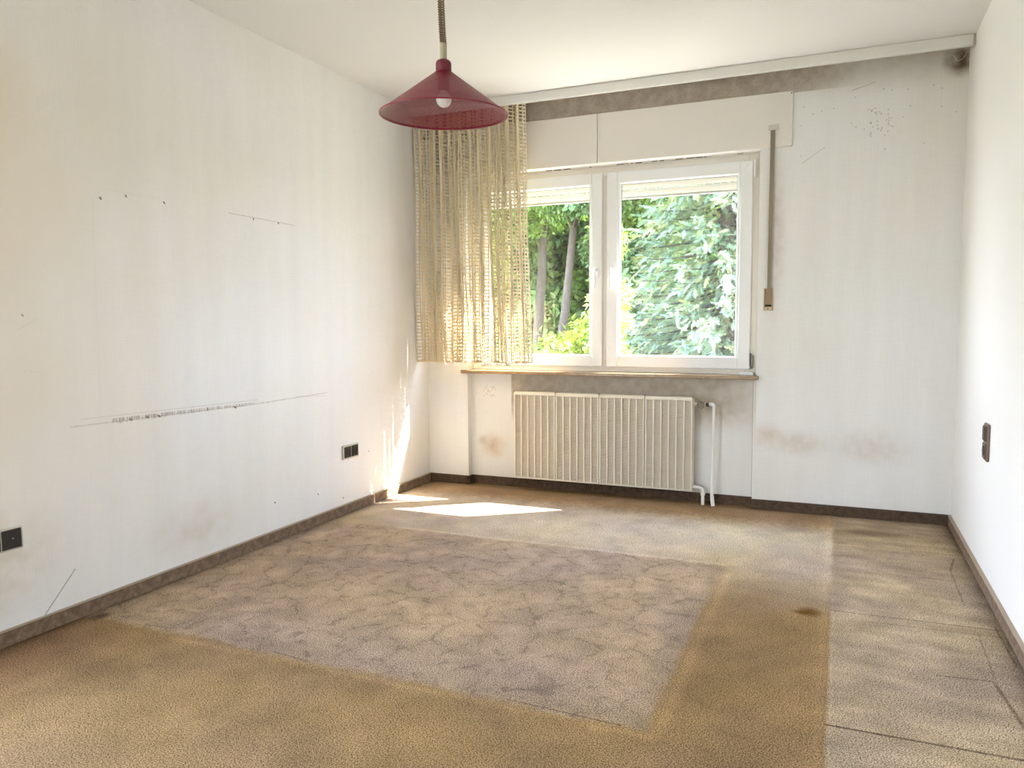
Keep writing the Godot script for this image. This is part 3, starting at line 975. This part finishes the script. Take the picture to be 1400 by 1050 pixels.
func build_curtain() -> void:
	var cu := thing("curtain", "gathered beige crocheted net curtain hanging at the left half of the window", "curtain", Vector3.ZERO)
	var yarn := mat(c8(236, 220, 187), 0.9)
	yarn.backlight_enabled = true
	yarn.backlight = Color(0.3, 0.27, 0.2)
	var cols := 90
	var rows := 71
	var top := 2.46
	var pitch := 0.0229
	var r := RandomNumberGenerator.new()
	r.seed = 21
	var st := MB.new()
	for i in cols:
		var s := i / float(cols - 1)
		var path := PackedVector3Array()
		var rad := PackedFloat32Array()
		var drop := 0.004 * sin(s * 25.0) + r.randf_range(-0.003, 0.003)
		for j in rows * 2 - 1:
			path.append(curtain_at(s, top - j * pitch * 0.5 - drop * j / 141.0) + Vector3(r.randf_range(-0.0012, 0.0012), 0, r.randf_range(-0.001, 0.001)))
			rad.append(0.0064 if j % 2 == 0 else 0.0046)
		st.tube(path, rad, 5)
	put("strands", st, yarn, cu).set_meta("kind", "stuff")
	var rg := MB.new()
	for j in rows:
		var y := top - j * pitch
		for i in cols - 1:
			var s0 := i / float(cols - 1)
			var s1 := (i + 1) / float(cols - 1)
			var a := curtain_at(s0, y)
			var b := curtain_at(s1, y)
			var m := (a + b) / 2.0 + Vector3(0, r.randf_range(-0.004, 0.001), 0)
			rg.tube(PackedVector3Array([a, m, b]), PackedFloat32Array([0.0056, 0.0044, 0.0056]), 4, false)
	put("rungs", rg, yarn, cu).set_meta("kind", "stuff")
	# hem: a doubled edge and loose tabs of lining below it
	var he := MB.new()
	var edge := PackedVector3Array()
	for i in 260:
		var s := i / 259.0
		edge.append(curtain_at(s, top - (rows - 1) * pitch - 0.008) + Vector3(0, 0.002 * sin(s * 90.0), 0))
	he.tube(edge, PackedFloat32Array([0.0055]), 6)
	put("hem", he, yarn, cu)
	for q in [[0.15, 0.06], [0.30, 0.04], [0.58, 0.09], [0.70, 0.05], [0.80, 0.03]]:
		var tb := MB.new()
		for k in 5:
			var s: float = q[0] + q[1] * k / 5.0
			for l in 2:
				var a := curtain_at(s, 0.852 - 0.011 * l) + Vector3(0, 0, -0.012)
				var b := curtain_at(s + q[1] / 5.0, 0.852 - 0.011 * (l + 1)) + Vector3(0, 0, -0.012)
				tb.tube(PackedVector3Array([a, b]), PackedFloat32Array([0.0022]), 4)
				tb.tube(PackedVector3Array([Vector3(b.x, a.y, a.z), Vector3(a.x, b.y, b.z)]), PackedFloat32Array([0.0022]), 4)
		put("loose_netting", tb, mat(c8(238, 232, 218), 0.8), cu)
	for i in 12:
		var hk := MB.new()
		var p := curtain_at((i + 0.5) / 12.0, 2.462)
		hk.tube(PackedVector3Array([Vector3(p.x, 2.458, p.z), Vector3(p.x, 2.468, 0.15), Vector3(p.x, 2.480, 0.15)]), PackedFloat32Array([0.002]), 5)
		put("hook", hk, mat(c8(235, 232, 226), 0.4), cu)

# ---------------------------------------------------------------- pendant lamp
func build_lamp() -> void:
	var la := thing("pendant_lamp", "red perforated cone pendant lamp on a coiled brown cord", "lamp", Vector3(1.556, 1.705, 2.640))
	la.basis = Basis(Vector3(0.919, 0, -0.394), deg_to_rad(1.25)) * Basis(Vector3(0.394, 0, 0.919), deg_to_rad(-0.35))
	var red := mat(c8(120, 8, 38), 0.38)
	# the cone: rows of square cells, each with a real hole
	var cone := MB.new()
	var r0 := 0.0225
	var r1 := 0.1840
	var h0 := 0.120
	var slant := Vector2(r1 - r0, h0).length()
	var rows := 74
	for j in rows:
		var ta := float(j) / rows
		var tb := float(j + 1) / rows
		var ra := lerpf(r0, r1, ta)
		var rb := lerpf(r0, r1, tb)
		var ya := lerpf(h0, 0.0, ta)
		var yb := lerpf(h0, 0.0, tb)
		var solid := j < 2 or j > rows - 3
		var cells := 48 if solid else maxi(24, int(round(TAU * rb / (slant / rows))))
		var nn := Vector2(h0, r1 - r0).normalized()
		var start := cone.v.size()
		for k in cells:
			var a0 := TAU * (k + 0.5 * (j % 2)) / cells
			var a1 := TAU * (k + 1 + 0.5 * (j % 2)) / cells
			var am := (a0 + a1) / 2.0
			var nrm := Vector3(cos(am) * nn.x, nn.y, sin(am) * nn.x)
			var p := [Vector3(cos(a0) * ra, ya, sin(a0) * ra), Vector3(cos(a1) * ra, ya, sin(a1) * ra), Vector3(cos(a1) * rb, yb, sin(a1) * rb), Vector3(cos(a0) * rb, yb, sin(a0) * rb)]
			var base := cone.v.size()
			if solid:
				for q in 4:
					cone.add_v(p[q], nrm)
				cone.idx.append_array(PackedInt32Array([base, base + 2, base + 1, base, base + 3, base + 2]))
				continue
			var mid: Vector3 = (p[0] + p[1] + p[2] + p[3]) / 4.0
			for q in 4:
				cone.add_v(p[q], nrm)
			for q in 4:
				cone.add_v(mid.lerp(p[q], 0.44), nrm)
			for q in 4:
				var w := (q + 1) % 4
				cone.idx.append_array(PackedInt32Array([base + q, base + 4 + w, base + w, base + q, base + 4 + q, base + 4 + w]))
	put("shade", cone, red, la)
	var rim := MB.new()
	var ring := PackedVector3Array()
	for i in 97:
		var a := TAU * i / 96.0
		ring.append(Vector3(cos(a) * (r1 + 0.0005), 0.0, sin(a) * (r1 + 0.0005)))
	rim.tube(ring, PackedFloat32Array([0.0021]), 8, false)
	put("rim", rim, mat(c8(120, 12, 40), 0.3), la)
	var cap := MB.new()
	cap.lathe([Vector2(0.0225, 0.116), Vector2(0.0225, 0.142), Vector2(0.0205, 0.148), Vector2(0.015, 0.1525), Vector2(0.0, 0.153)], Vector3.ZERO, Vector3.UP, 32)
	put("shade_cap", cap, mat(c8(100, 2, 34), 0.45), la)
	var tb2 := MB.new()
	tb2.lathe([Vector2(0.0098, 0.150), Vector2(0.0098, 0.199), Vector2(0.007, 0.200), Vector2(0.0, 0.200)], Vector3.ZERO, Vector3.UP, 20)
	put("cord_grip", tb2, mat(c8(158, 148, 122), 0.5), la)
	var so := MB.new()
	so.lathe([Vector2(0.0, 0.115), Vector2(0.017, 0.115), Vector2(0.017, 0.070), Vector2(0.0185, 0.066), Vector2(0.0, 0.066)], Vector3.ZERO, Vector3.UP, 24)
	put("bulb_socket", so, mat(c8(90, 14, 36), 0.5), la)
	var bu := MB.new()
	var prof := []
	for i in 21:
		var a := PI * i / 20.0 * 0.86
		prof.append(Vector2(0.0225 * sin(a), 0.0385 - 0.0225 * cos(a)))
	prof.append(Vector2(0.011, 0.068))
	bu.lathe(prof, Vector3(0, 0.004, 0), Vector3.UP, 28)
	put("light_bulb", bu, mat(c8(226, 220, 214), 0.12), la)
	# coiled cord: tight turns at the bottom, drawn out towards the ceiling, swaying a little
	var turns := 68
	var path := PackedVector3Array()
	var per := 12
	var hgt := 0.575
	for i in turns * per + 1:
		var s := float(i) / (turns * per)
		var y := 0.197 + hgt * (0.72 * s + 0.28 * s * s)
		var a := TAU * i / per
		var sway := Vector3(-0.010 * (1.0 - exp(-s * 7.0)) + 0.002 * sin(s * 9.0), 0, 0)
		path.append(Vector3(cos(a) * 0.0080, y, sin(a) * 0.0080) + sway)
	var cord := MB.new()
	cord.tube(path, PackedFloat32Array([0.0023]), 6)
	put("coiled_cord", cord, mat(c8(112, 88, 64), 0.6), la)
	var ro := MB.new()
	ro.lathe([Vector2(0.0, 0.768), Vector2(0.035, 0.770), Vector2(0.05, 0.780), Vector2(0.052, 0.795), Vector2(0.0, 0.795)], Vector3(-0.009, 0, 0), Vector3.UP, 32)
	put("ceiling_rose", ro, mat(c8(150, 140, 116), 0.5), la)

# ---------------------------------------------------------------- sockets
func build_sockets() -> void:
	var ivory := mat(c8(206, 200, 184), 0.3, 0.3)
	var black := mat(c8(38, 37, 35), 0.35)
	var deep := mat(c8(16, 16, 16), 0.5)
	# double socket on the left wall, lying level
	var s := thing("wall_socket", "double black power socket in a pale frame low on the left wall near the corner", "socket", Vector3(0, 0.359, 0.945))
	var m := MB.new()
	m.box(Vector3(0.0, -0.0405, -0.0775), Vector3(0.010, 0.0405, 0.0775), 0.003)
	put("frame", m, ivory, s)
	for z: float in [-0.0355, 0.0355]:
		m = MB.new()
		m.box(Vector3(0.009, -0.032, z - 0.032), Vector3(0.0135, 0.032, z + 0.032), 0.002)
		m.lathe([Vector2(0.0235, 0.0), Vector2(0.0235, 0.0012), Vector2(0.0215, 0.0012), Vector2(0.0205, 0.0)], Vector3(0.0135, 0, z), Vector3.RIGHT, 28)
		var ins := put("insert", m, black, s)
		m = MB.new()
		m.lathe([Vector2(0.0205, 0.0004), Vector2(0.0, 0.0004)], Vector3(0.0135, 0, z), Vector3.RIGHT, 28)
		for d: float in [-0.0095, 0.0095]:
			m.lathe([Vector2(0.003, 0.0008), Vector2(0.0, 0.0008)], Vector3(0.0135, 0, z + d), Vector3.RIGHT, 10)
		put("well", m, deep, ins)
	# switch and aerial plate at the left edge
	s = thing("wall_plate", "black two-gang wall plate in a silver frame at the left edge of the picture", "wall plate", Vector3(0, 0.369, 2.984))
	m = MB.new()
	m.box(Vector3(0.0, -0.0395, -0.0775), Vector3(0.010, 0.0395, 0.0775), 0.003)
	put("frame", m, mat(c8(214, 210, 200), 0.25, 0.4), s)
	for z: float in [-0.0365, 0.0365]:
		m = MB.new()
		m.box(Vector3(0.009, -0.034, z - 0.0345), Vector3(0.013, 0.034, z + 0.0345), 0.002)
		var ins := put("insert", m, black, s)
		m = MB.new()
		m.lathe([Vector2(0.003, 0.0), Vector2(0.003, 0.001), Vector2(0.0, 0.001)], Vector3(0.013, 0.002, z - 0.003), Vector3.RIGHT, 12)
		put("screw", m, mat(c8(150, 150, 150), 0.3, 0.8), ins)
	# upright double socket on the right wall
	s = thing("wall_socket", "upright brown double socket on the right wall", "socket", Vector3(W, 0.600, 1.0))
	m = MB.new()
	m.box(Vector3(-0.012, -0.0775, -0.0405), Vector3(0.0, 0.0775, 0.0405), 0.004)
	put("frame", m, mat(c8(124, 106, 92), 0.35, 0.3), s)
	for y: float in [-0.036, 0.036]:
		m = MB.new()
		m.box(Vector3(-0.0165, y - 0.032, -0.032), Vector3(-0.011, y + 0.032, 0.032), 0.002)
		var ins := put("insert", m, mat(c8(84, 70, 60), 0.4), s)
		m = MB.new()
		if y > 0.0:
			m.box(Vector3(-0.019, y - 0.028, -0.026), Vector3(-0.016, y + 0.028, 0.022), 0.001)
		else:
			m.lathe([Vector2(0.021, 0.0), Vector2(0.021, 0.0025), Vector2(0.019, 0.0025), Vector2(0.0, 0.0006)], Vector3(-0.0165, y, 0), Vector3.LEFT, 24)
		put("well" if y < 0.0 else "rocker", m, mat(c8(48, 36, 30), 0.4), ins)

# ---------------------------------------------------------------- outdoors
func leaf_cluster(sd: int, leaves: int, size: float) -> ArrayMesh:
	var r := RandomNumberGenerator.new()
	r.seed = sd
	var mb := MB.new()
	mb.tube(PackedVector3Array([Vector3.ZERO, Vector3(0, 0.10, 0.02), Vector3(0, 0.2, 0.0)]), PackedFloat32Array([0.003, 0.0025, 0.001]), 3, false)
	for i in leaves:
		var y := 0.02 + 0.2 * i / leaves
		var a := i * 2.4 + r.randf_range(-0.4, 0.4)
		var out := Vector3(cos(a), r.randf_range(-0.25, 0.5), sin(a)).normalized()
		var side := out.cross(Vector3.UP).normalized()
		var up := side.cross(out).normalized()
		side = (side + up * r.randf_range(-0.5, 0.5)).normalized()
		var l := size * r.randf_range(0.75, 1.25)
		var p := Vector3(0, y, 0) + out * 0.03
		var mid := p + out * l * 0.5 - up * l * 0.06
		var tip := p + out * l - up * l * 0.18
		var wd := l * 0.30
		mb.quad(p, mid - out * l * 0.1 + side * wd + up * wd * 0.3, tip, mid, up)
		mb.quad(p, mid, tip, mid - out * l * 0.1 - side * wd + up * wd * 0.3, up)
	return mb.mesh()

func spray_mesh(sd: int) -> ArrayMesh:
	# one feathery conifer spray, 0.36 m long, lying along +z and drooping
	var r := RandomNumberGenerator.new()
	r.seed = sd
	var mb := MB.new()
	var spine := PackedVector3Array()
	for i in 7:
		var s := i / 6.0
		spine.append(Vector3(0.012 * sin(s * 5.0 + sd), -0.07 * s * s, 0.36 * s))
	mb.tube(spine, PackedFloat32Array([0.004, 0.004, 0.0035, 0.003, 0.0025, 0.002, 0.001]), 3, false)
	for i in 17:
		var s := 0.06 + 0.92 * i / 16.0
		var at := Vector3(0.012 * sin(s * 5.0 + sd), -0.07 * s * s, 0.36 * s)
		for side: float in [-1.0, 1.0]:
			var d := Vector3(side * (0.6 + r.randf_range(-0.2, 0.2)), r.randf_range(-0.5, 0.3), 0.85).normalized()
			var l := (0.085 * (1.0 - s) + 0.03) * r.randf_range(0.7, 1.25)
			var nn := d.cross(Vector3(0, 1, 0)).normalized()
			var e := at + d * l + Vector3(0, -0.12 * l, 0)
			mb.quad(at - nn * 0.0025, at + nn * 0.0025, e + nn * 0.0012, e - nn * 0.0012, Vector3.UP)
			var twigs := int(2 + l / 0.02)
			for k in twigs:
				var t := (k + 0.7) / twigs
				var p := at.lerp(e, t)
				for sg: float in [-1.0, 1.0]:
					var nd := (d + nn * sg * 0.9 + Vector3(0, r.randf_range(-0.3, 0.35), 0)).normalized()
					var nl := r.randf_range(0.022, 0.038) * (1.1 - 0.5 * t)
					mb.tri(p - d * 0.004, p + d * 0.004, p + nd * nl, Vector3.UP)
	return mb.mesh()

func scatter(called: String, parent: Node, mesh: ArrayMesh, m: Material, xf: Array, cols: Array) -> void:
	var mm := MultiMesh.new()
	mm.transform_format = MultiMesh.TRANSFORM_3D
	mm.use_colors = true
	mm.mesh = mesh
	mm.instance_count = xf.size()
	for i in xf.size():
		mm.set_instance_transform(i, xf[i])
		mm.set_instance_color(i, cols[i])
	var o := MultiMeshInstance3D.new()
	o.multimesh = mm
	o.material_override = m
	o.name = called if parent != self else numbered(called)
	o.set_meta("kind", "stuff")
	parent.add_child(o, true)

func leaf_material(back: Color) -> StandardMaterial3D:
	var m := mat(Color.WHITE, 0.5)
	m.vertex_color_use_as_albedo = true
	m.backlight_enabled = true
	m.backlight = back
	m.cull_mode = BaseMaterial3D.CULL_DISABLED
	return m

func lin(r: int, g: int, b: int) -> Color:
	return c8(r, g, b).srgb_to_linear()

func conifer(label: String, at: Vector3, height: float, reach: float, branches: int, sd: int, sprays: Array, m: Material, wood: Material, tones: Array) -> void:
	var t := thing("conifer", label, "tree", at, "", "")
	var r := RandomNumberGenerator.new()
	r.seed = sd
	var tr := MB.new()
	tr.tube(PackedVector3Array([Vector3.ZERO, Vector3(0.03, height * 0.4, 0), Vector3(0, height * 0.75, 0.02), Vector3(0, height, 0)]), PackedFloat32Array([0.17, 0.12, 0.06, 0.01]), 10)
	put("trunk", tr, wood, t)
	var br := MB.new()
	var xf := [[], []]
	var cl := [[], []]
	for i in branches:
		var f := (i + r.randf()) / branches
		var y := height * (0.06 + 0.92 * f)
		var az := i * 2.39996 + r.randf_range(-0.3, 0.3)
		var l := reach * pow(1.0 - f, 0.7) * r.randf_range(0.75, 1.12) + 0.15
		var dir := Vector3(cos(az), 0, sin(az))
		var path := PackedVector3Array()
		var rad := PackedFloat32Array()
		for k in 8:
			var s := k / 7.0
			path.append(Vector3(0, y, 0) + dir * l * s + Vector3(0, -0.28 * l * s + 0.16 * l * s * s, 0))
			rad.append(lerpf(0.022, 0.004, s))
		br.tube(path, rad, 4, false)
		var n := int(l / 0.017)
		for k in n:
			var s := 0.22 + 0.80 * k / n
			var p := Vector3(0, y, 0) + dir * l * s + Vector3(0, -0.28 * l * s + 0.16 * l * s * s, 0)
			var side := (1.0 if k % 2 == 0 else -1.0) * r.randf_range(0.1, 1.0)
			var d := dir.rotated(Vector3.UP, side)
			d.y = r.randf_range(-1.1, 0.55)
			p += Vector3(r.randf_range(-0.13, 0.13), r.randf_range(-0.14, 0.10), r.randf_range(-0.13, 0.13))
			d = d.normalized()
			var up := (Vector3.UP + Vector3(r.randf_range(-0.9, 0.9), 0, r.randf_range(-0.9, 0.9))).normalized()
			var x := up.cross(d).normalized()
			var b := Basis(x, d.cross(x), d).scaled(Vector3(0.8, 0.8, 1.25) * r.randf_range(0.34, 0.72))
			var w := r.randi() % 2
			xf[w].append(Transform3D(b, p))
			var c: Color = tones[r.randi() % tones.size()]
			cl[w].append(c.lerp(tones[0], 0.35) * r.randf_range(0.85, 1.75))
	put("branches", br, wood, t)
	for w in 2:
		scatter("foliage", t, sprays[w], m, xf[w], cl[w])

func leafy(called: String, label: String, category: String, at: Vector3, trunk: Array, girth: float, blobs: Array, sd: int, meshes: Array, m: Material, wood: Material, tones: Array, scale := 1.0, group := "") -> void:
	var t := thing(called, label, category, at, "", group)
	var r := RandomNumberGenerator.new()
	r.seed = sd
	if not trunk.is_empty():
		var tr := MB.new()
		var path := PackedVector3Array()
		var rad := PackedFloat32Array()
		for k in trunk.size():
			path.append(trunk[k])
			rad.append(girth * (1.0 - 0.6 * k / trunk.size()))
		tr.tube(path, rad, 12)
		put("trunk", tr, wood, t)
	var xf := [[], []]
	var cl := [[], []]
	var tw := MB.new()
	for b in blobs:
		var c: Vector3 = b[0]
		var size: Vector3 = b[1]
		var count: int = b[2]
		var tone: int = b[3]
		if not trunk.is_empty():
			var root: Vector3 = trunk[trunk.size() - 2]
			tw.tube(PackedVector3Array([root, root.lerp(c, 0.6) + Vector3(0, 0.2, 0), c]), PackedFloat32Array([0.03, 0.014, 0.004]), 5, false)
		else:
			tw.tube(PackedVector3Array([Vector3.ZERO, Vector3(c.x * 0.5, c.y * 0.6, c.z * 0.5), c]), PackedFloat32Array([0.02, 0.012, 0.004]), 5, false)
		for i in count:
			var d := Vector3(r.randfn(), r.randfn(), r.randfn()).normalized() * pow(r.randf(), 0.45)
			var p := c + d * size
			var ba := Basis.from_euler(Vector3(r.randf_range(-1.2, 1.2), r.randf() * TAU, r.randf_range(-1.2, 1.2))).scaled(Vector3.ONE * scale * r.randf_range(0.7, 1.4))
			var w := r.randi() % 2
			xf[w].append(Transform3D(ba, p))
			var col: Color = tones[tone]
			cl[w].append(col.lerp(tones[r.randi() % tones.size()], 0.25) * r.randf_range(0.9, 2.3))
	put("branches", tw, wood, t)
	for w in 2:
		scatter("foliage", t, meshes[w], m, xf[w], cl[w])

func build_outdoors() -> void:
	var gy := -0.9
	var gm := mottled(c8(128, 126, 96), c8(92, 94, 70), 0.4, 53)
	var g := MB.new()
	g.box(Vector3(-45, gy - 0.3, -45), Vector3(45, gy, 45))
	tag(put("lawn", g, gm), "green lawn around the house, below the window", "lawn", "", "structure")
	var wood := mottled(c8(104, 94, 84), c8(58, 50, 44), 1.5, 63)
	var needles := leaf_material(Color(0.35, 0.42, 0.35))
	var leafm := leaf_material(Color(0.75, 0.85, 0.4))
	var sprays := [spray_mesh(1), spray_mesh(2)]
	var leaves := [leaf_cluster(1, 10, 0.085), leaf_cluster(2, 12, 0.075)]
	var blue := [lin(114, 136, 116), lin(134, 154, 136), lin(132, 142, 98), lin(158, 150, 94)]
	conifer("blue-green conifer with feathery drooping sprays filling the right pane", Vector3(1.12, gy, -6.5), 6.2, 1.75, 240, 101, sprays, needles, wood, blue)
	var green := [lin(88, 114, 62), lin(112, 134, 70), lin(150, 152, 66), lin(78, 102, 68), lin(132, 150, 102)]
	leafy("leafy_tree", "leaning broad-leaved tree with a dark trunk in the left pane", "tree", Vector3(-2.05, gy, -8.0), [Vector3(0, 0, 0), Vector3(0.12, 1.2, 0), Vector3(0.28, 2.2, 0.02), Vector3(0.42, 3.6, 0), Vector3(0.7, 5.2, 0)], 0.10,
		[[Vector3(0.2, 4.4, 0.6), Vector3(1.4, 0.7, 0.9), 900, 0], [Vector3(1.3, 4.8, 0.2), Vector3(1.2, 0.9, 1.0), 800, 1], [Vector3(-0.6, 5.2, 0), Vector3(1.4, 1.0, 1.2), 700, 0], [Vector3(0.9, 4.0, 0.9), Vector3(0.8, 0.4, 0.5), 350, 3]], 201, leaves, leafm, wood, green)
	leafy("leafy_tree", "pale slender-trunked tree close to the net curtain in the left pane", "tree", Vector3(-2.75, gy, -9.0), [Vector3(0, 0, 0), Vector3(0.05, 1.5, 0), Vector3(0.16, 3.0, 0), Vector3(0.2, 4.4, 0), Vector3(0.1, 5.6, 0)], 0.11,
		[[Vector3(0.0, 4.3, 0.3), Vector3(1.3, 0.8, 1.0), 800, 1], [Vector3(-1.2, 4.6, 0), Vector3(1.3, 1.1, 1.0), 800, 0], [Vector3(0.4, 5.4, 0.2), Vector3(1.5, 1.0, 1.2), 700, 4], [Vector3(-1.0, 3.0, 0.3), Vector3(0.7, 0.8, 0.6), 350, 2]], 202, leaves, leafm, wood, green)
	leafy("shrub", "sunlit yellow-green shrub below the trunks in the left pane", "shrub", Vector3(-1.6, gy, -6.8), [],0.0,
		[[Vector3(0.3, 1.1, 0), Vector3(0.7, 0.7, 0.5), 420, 2], [Vector3(-0.5, 0.9, 0.1), Vector3(0.7, 0.7, 0.5), 420, 1], [Vector3(0.75, 1.7, -0.1), Vector3(0.45, 0.6, 0.4), 260, 2], [Vector3(-1.3, 1.2, 0), Vector3(0.7, 0.8, 0.5), 420, 0]], 203, leaves, leafm, wood, green)
	leafy("shrub", "yellow-leaved shrub at the left side of the right pane", "shrub", Vector3(0.12, gy, -3.9), [],0.0,
		[[Vector3(0.10, 2.25, 0), Vector3(0.22, 0.22, 0.2), 110, 2], [Vector3(0.18, 1.98, 0.1), Vector3(0.16, 0.10, 0.2), 60, 2], [Vector3(0.12, 1.45, 0.1), Vector3(0.25, 0.28, 0.2), 170, 2], [Vector3(0.05, 2.9, 0), Vector3(0.2, 0.25, 0.2), 90, 1], [Vector3(0.0, 1.75, 0), Vector3(0.22, 0.5, 0.2), 120, 0]], 204, leaves, leafm, wood, green, 0.5)
	leafy("leafy_tree", "bright green broad-leaved tree above the shrub, between the two panes", "tree", Vector3(-0.6, gy, -8.6), [Vector3(0, 0, 0), Vector3(0.05, 1.6, 0), Vector3(0.0, 3.2, 0.02), Vector3(0.1, 5.0, 0)], 0.08,
		[[Vector3(0.4, 4.2, 0.5), Vector3(1.1, 0.8, 0.8), 800, 1], [Vector3(-0.2, 3.2, 0.2), Vector3(0.8, 0.8, 0.6), 450, 3], [Vector3(0.2, 5.4, 0), Vector3(1.3, 0.9, 1.0), 700, 0]], 205, leaves, leafm, wood, green)
	# the wood behind
	var r := RandomNumberGenerator.new()
	r.seed = 301
	var names := ["dense green tree of the wood behind, far left beyond the curtain", "dense green tree of the wood behind, seen through the curtain", "dense green tree of the wood behind the dark leaning trunk", "dense green tree of the wood behind the bright green tree", "dense green tree of the wood behind the feathery conifer", "dense green tree of the wood behind, far right out of the pane"]
	for k in 6:
		var blobs := []
		for j in 9:
			blobs.append([Vector3(r.randf_range(-1.6, 1.6), 0.7 + 0.75 * j, r.randf_range(-0.6, 1.2)), Vector3(1.8, 0.9, 1.0), 420, [0, 3, 4, 1][r.randi() % 4]])
		leafy("leafy_tree", names[k], "tree", Vector3(-9.6 + 2.5 * k, gy, -12.6 + r.randf_range(-0.5, 0.5)), [Vector3.ZERO, Vector3(0.1, 2, 0), Vector3(0, 4, 0), Vector3(0.1, 6.4, 0)], 0.16, blobs, 310 + k, leaves, leafm, wood, green, 1.9)
	for k in 5:
		var blobs := []
		for j in 10:
			blobs.append([Vector3(r.randf_range(-2.2, 2.2), 0.6 + 0.85 * j, r.randf_range(-0.8, 0.8)), Vector3(2.4, 1.0, 1.0), 330, [3, 3, 0, 4][r.randi() % 4]])
		leafy("leafy_tree", "shaded tree of the far rank closing the wood behind the garden", "tree", Vector3(-11.5 + 3.6 * k, gy, -16.5), [Vector3.ZERO, Vector3(0.1, 3, 0), Vector3(0, 5, 0), Vector3(0.1, 8.0, 0)], 0.2, blobs, 330 + k, leaves, leafm, wood, green, 2.9, "far rank of trees")
